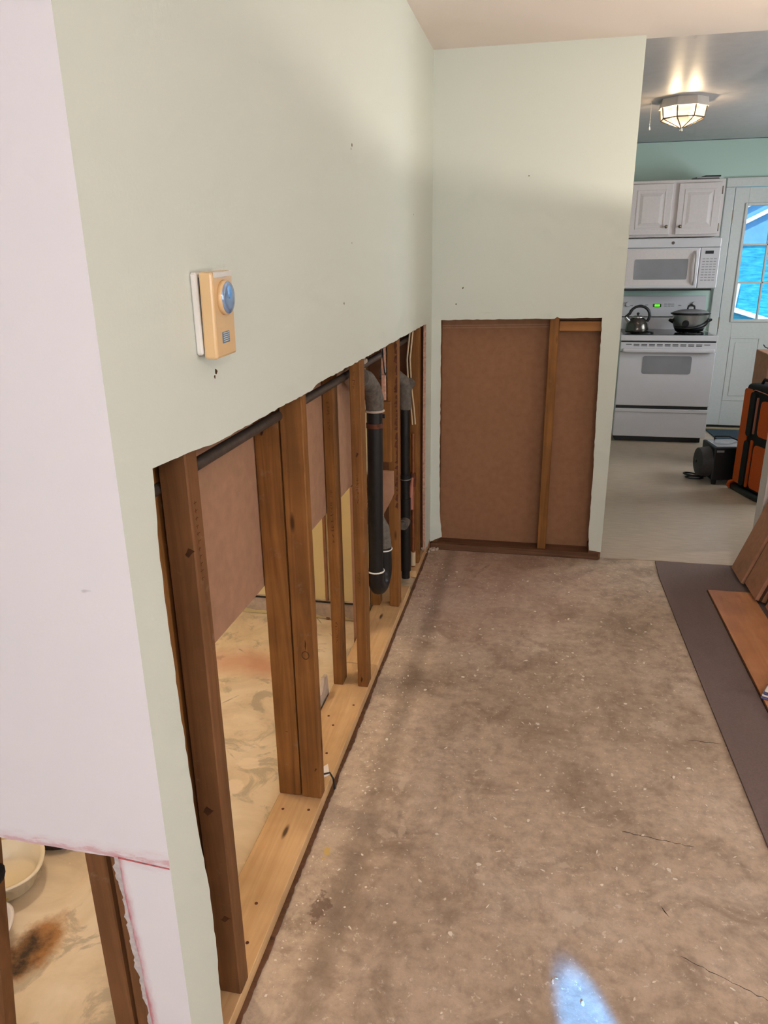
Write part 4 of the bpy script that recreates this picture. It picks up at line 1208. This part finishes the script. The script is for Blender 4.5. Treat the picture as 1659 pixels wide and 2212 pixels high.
for s in (-1, 1):
    bx_ = (LX + s * .055, LY - .01, 2.362)
    MB().lathe([(.0, -.026), (.016, -.02), (.023, -.004), (.02, .012), (.012, .024), (.011, .034), (.0, .034)], 16, 0, None, o=bx_).build('bulb', 'bulb', kl)
    pd = bpy.data.lights.new('kitchen_bulb', 'POINT'); pd.energy = 5.5; pd.color = (1, .74, .45); pd.shadow_soft_size = .022
    po = bpy.data.objects.new('kitchen_bulb', pd); COL.objects.link(po); po.location = (bx_[0], bx_[1], 2.372 - .045)
pc = thing('pull_cord', (1.145, 1.55, 2.285), 'thin white pull cord hanging left of the ceiling lamp', 'cord')
MB().cyl((1.145, 1.55, 2.30), (1.145, 1.55, H + .004), .0012, None, 6).build('string', 'white_plastic', pc)
MB().lathe([(.0, 0), (.006, .0), (.004, .014), (.0015, .022)], 10, 0, None, o=(1.145, 1.55, 2.282)).build('tassel', 'white_plastic', pc)

# ------------------------------------------------------------------ tool bag, appliance, box in the kitchen
tb = thing('tool_bag', (1.985, 1.30, .004), 'tall orange and black upright tool bag on the kitchen floor', 'bag', (0, 0, math.radians(17)))
# local: +x across depth, face toward -x; y along the visible side
MB().box((-.03, -.185, .035), (.24, .185, .735), .035, 0, None, 3, True).build('body', 'black_cloth', tb, True)
def panel(name, mat, y0, y1, z0, z1, t0, t1, r=.02):
    return MB().prism(rrect(y0, y1, z0, z1, r, 4), 'x', t0, t1).build(name, mat, tb, True)
panel('side_panel', 'orange', .085, .178, .06, .70, -.036, -.028)
panel('mesh_pocket', 'black_cloth', .03, .083, .40, .69, -.05, -.03, .022)
panel('mesh_pocket', 'black_cloth', .03, .083, .06, .37, -.05, -.03, .022)
panel('piping_strip', 'orange', .005, .03, .06, .38, -.038, -.03, .01)
panel('piping_strip', 'zip', .012, .027, .42, .66, -.038, -.03, .006)
panel('front_panel', 'orange', -.175, -.03, .42, .65, -.04, -.03, .03)
panel('front_panel', 'orange', -.175, -.02, .07, .36, -.04, -.03, .03)
MB().tube([(.03, .10, .732), (.03, .08, .765), (.03, -.08, .765), (.03, -.10, .732)], .01, 10).build('handle', 'black_cloth', tb, True)
MB().box((-.05, -.19, .0), (.25, .19, .045), .015, 0, None, 2, True).build('base_boot', 'black_plastic', tb, True)
MB().cyl((-.03, .175, .03), (-.03, .2, .03), .03, None, 16).build('wheel', 'orange', tb, True)
MB().tube([(-.036, .083, .69), (-.042, .05, .705), (-.042, -.05, .70), (-.04, -.17, .69)], .003, 6).build('zip_line', 'zip', tb, True)

ap = thing('black_appliance', (1.86, 1.66, .004), 'black boxy appliance with a round drum on its left end', 'appliance', (0, 0, math.radians(8)))
MB().box((-.10, -.12, .035), (.16, .13, .27), .008, 0, None, 2).build('case', 'black_plastic', ap, True)
MB().box((-.085, -.105, .2695), (.15, .12, .2735), .001).build('top_plate', 'grey_glass', ap, True)
MB().cyl((-.17, -.02, .145), (-.10, -.02, .145), .098, .108, 32).build('drum', 'grey_drum', ap, True)
MB().lathe([(.0, .012), (.05, .011), (.088, .004), (.098, .0)], 32, 0, Matrix.Translation((-.17, -.02, .145)) @ Matrix.Rotation(-PI / 2, 4, 'Y')).build('drum_cap', 'grey_drum', ap, True)
MB().box((-.188, -.03, .14), (-.180, -.01, .16), .002).build('drum_slot', 'dark', ap, True)
for xx, yy in ((-.07, -.09), (-.07, .1), (.12, -.09), (.12, .1)):
    MB().cyl((xx, yy, 0), (xx, yy, .04), .016, .02, 12).build('foot', 'black_plastic', ap, True)
MB().tube([(-.02, .12, .26), (-.03, .10, .30), (.06, .08, .305), (.12, .06, .28)], .006, 8).build('carry_strap', 'black_plastic', ap, True)
MB().box((-.085, -.1215, .235), (-.035, -.1195, .25)).build('badge', 'grey_print', ap, True)
cd = []
for k in range(40):
    a = 2 * PI * k / 20
    cd.append((1.685 + .06 * math.cos(a) + (.01 if k > 20 else 0), 1.69 - (.02 if k > 20 else -.015) + .035 * math.sin(a) , .012 + (.02 if k < 20 else 0) * abs(math.sin(a / 2)) + (k / 40) * .005))

tag(MB().tube(cd, .006, 8).build('power_cord', 'black_plastic'), 'coiled black power cord left of the black appliance', 'cord')

cbx = thing('cardboard_box', (2.35, 2.05, .004), 'tall brown cardboard box at the right frame edge behind the bag', 'box')
MB().box((2.15, 1.95, .004), (2.55, 2.3, .86), .004).build('carton_body', 'carton', cbx)
MB().prism([(2.15, .86), (2.15, .885), (2.30, .90), (2.30, .86)], 'y', 1.95, 1.955).build('flap', 'carton', cbx)
MB().tube([(2.18, 1.97, .86), (2.15, 1.97, .90), (2.12, 1.97, .912), (2.105, 1.97, .93)], .004, 6).tube([(2.15, 1.97, .90), (2.16, 1.97, .95)], .004, 6).build('wire_handle', 'dark', cbx)

# ------------------------------------------------------------------ yard behind the glass
struct(MB().box((-12, 3.5, -.3), (20, 30, -.15)).build('ground_yard', 'grass'), 'pale yard outside the kitchen door', 'ground')
nh = thing('neighbour_house', (3.6, 9.0, -.15), 'teal shingled house with white trim outside the door window', 'building')
MB().box((0.5, 9.0, -.15), (10, 9.3, 1.70)).build('shingle_wall', 'blue_siding', nh)
MB().prism([(0.5, 1.70), (10, 1.70), (10, 3.2), (5.2, 5.6), (.5, 3.0)], 'y', 9.02, 9.3).build('gable', 'ext_blue', nh)
for x0, z0, w in ((3.40, 1.92, .055), (3.30, 2.10, .07)):
    Mx = Matrix.Translation((x0, 8.97, z0)) @ Matrix.Rotation(-math.radians(27), 4, 'Y')
    MB().box((-.5, -.03, 0), (1.6, .03, w), 0, 0, Mx).build('barge_board', 'trim_white', nh)
MB().box((2.5, 8.96, 1.66), (6, 9.0, 1.72)).build('eave_board', 'ext_blue', nh)
MB().prism([(3.40, .55), (3.47, .74), (3.50, 1.10), (3.45, 1.10), (3.40, .80)], 'y', 8.9, 8.98).build('corner_board', 'trim_white', nh)
Mx = Matrix.Translation((3.42, 8.9, .76)) @ Matrix.Rotation(math.radians(17), 4, 'Y')
MB().box((0, -.2, -.07), (3.0, .08, 0), 0, 0, Mx).build('ledge', 'trim_white', nh)
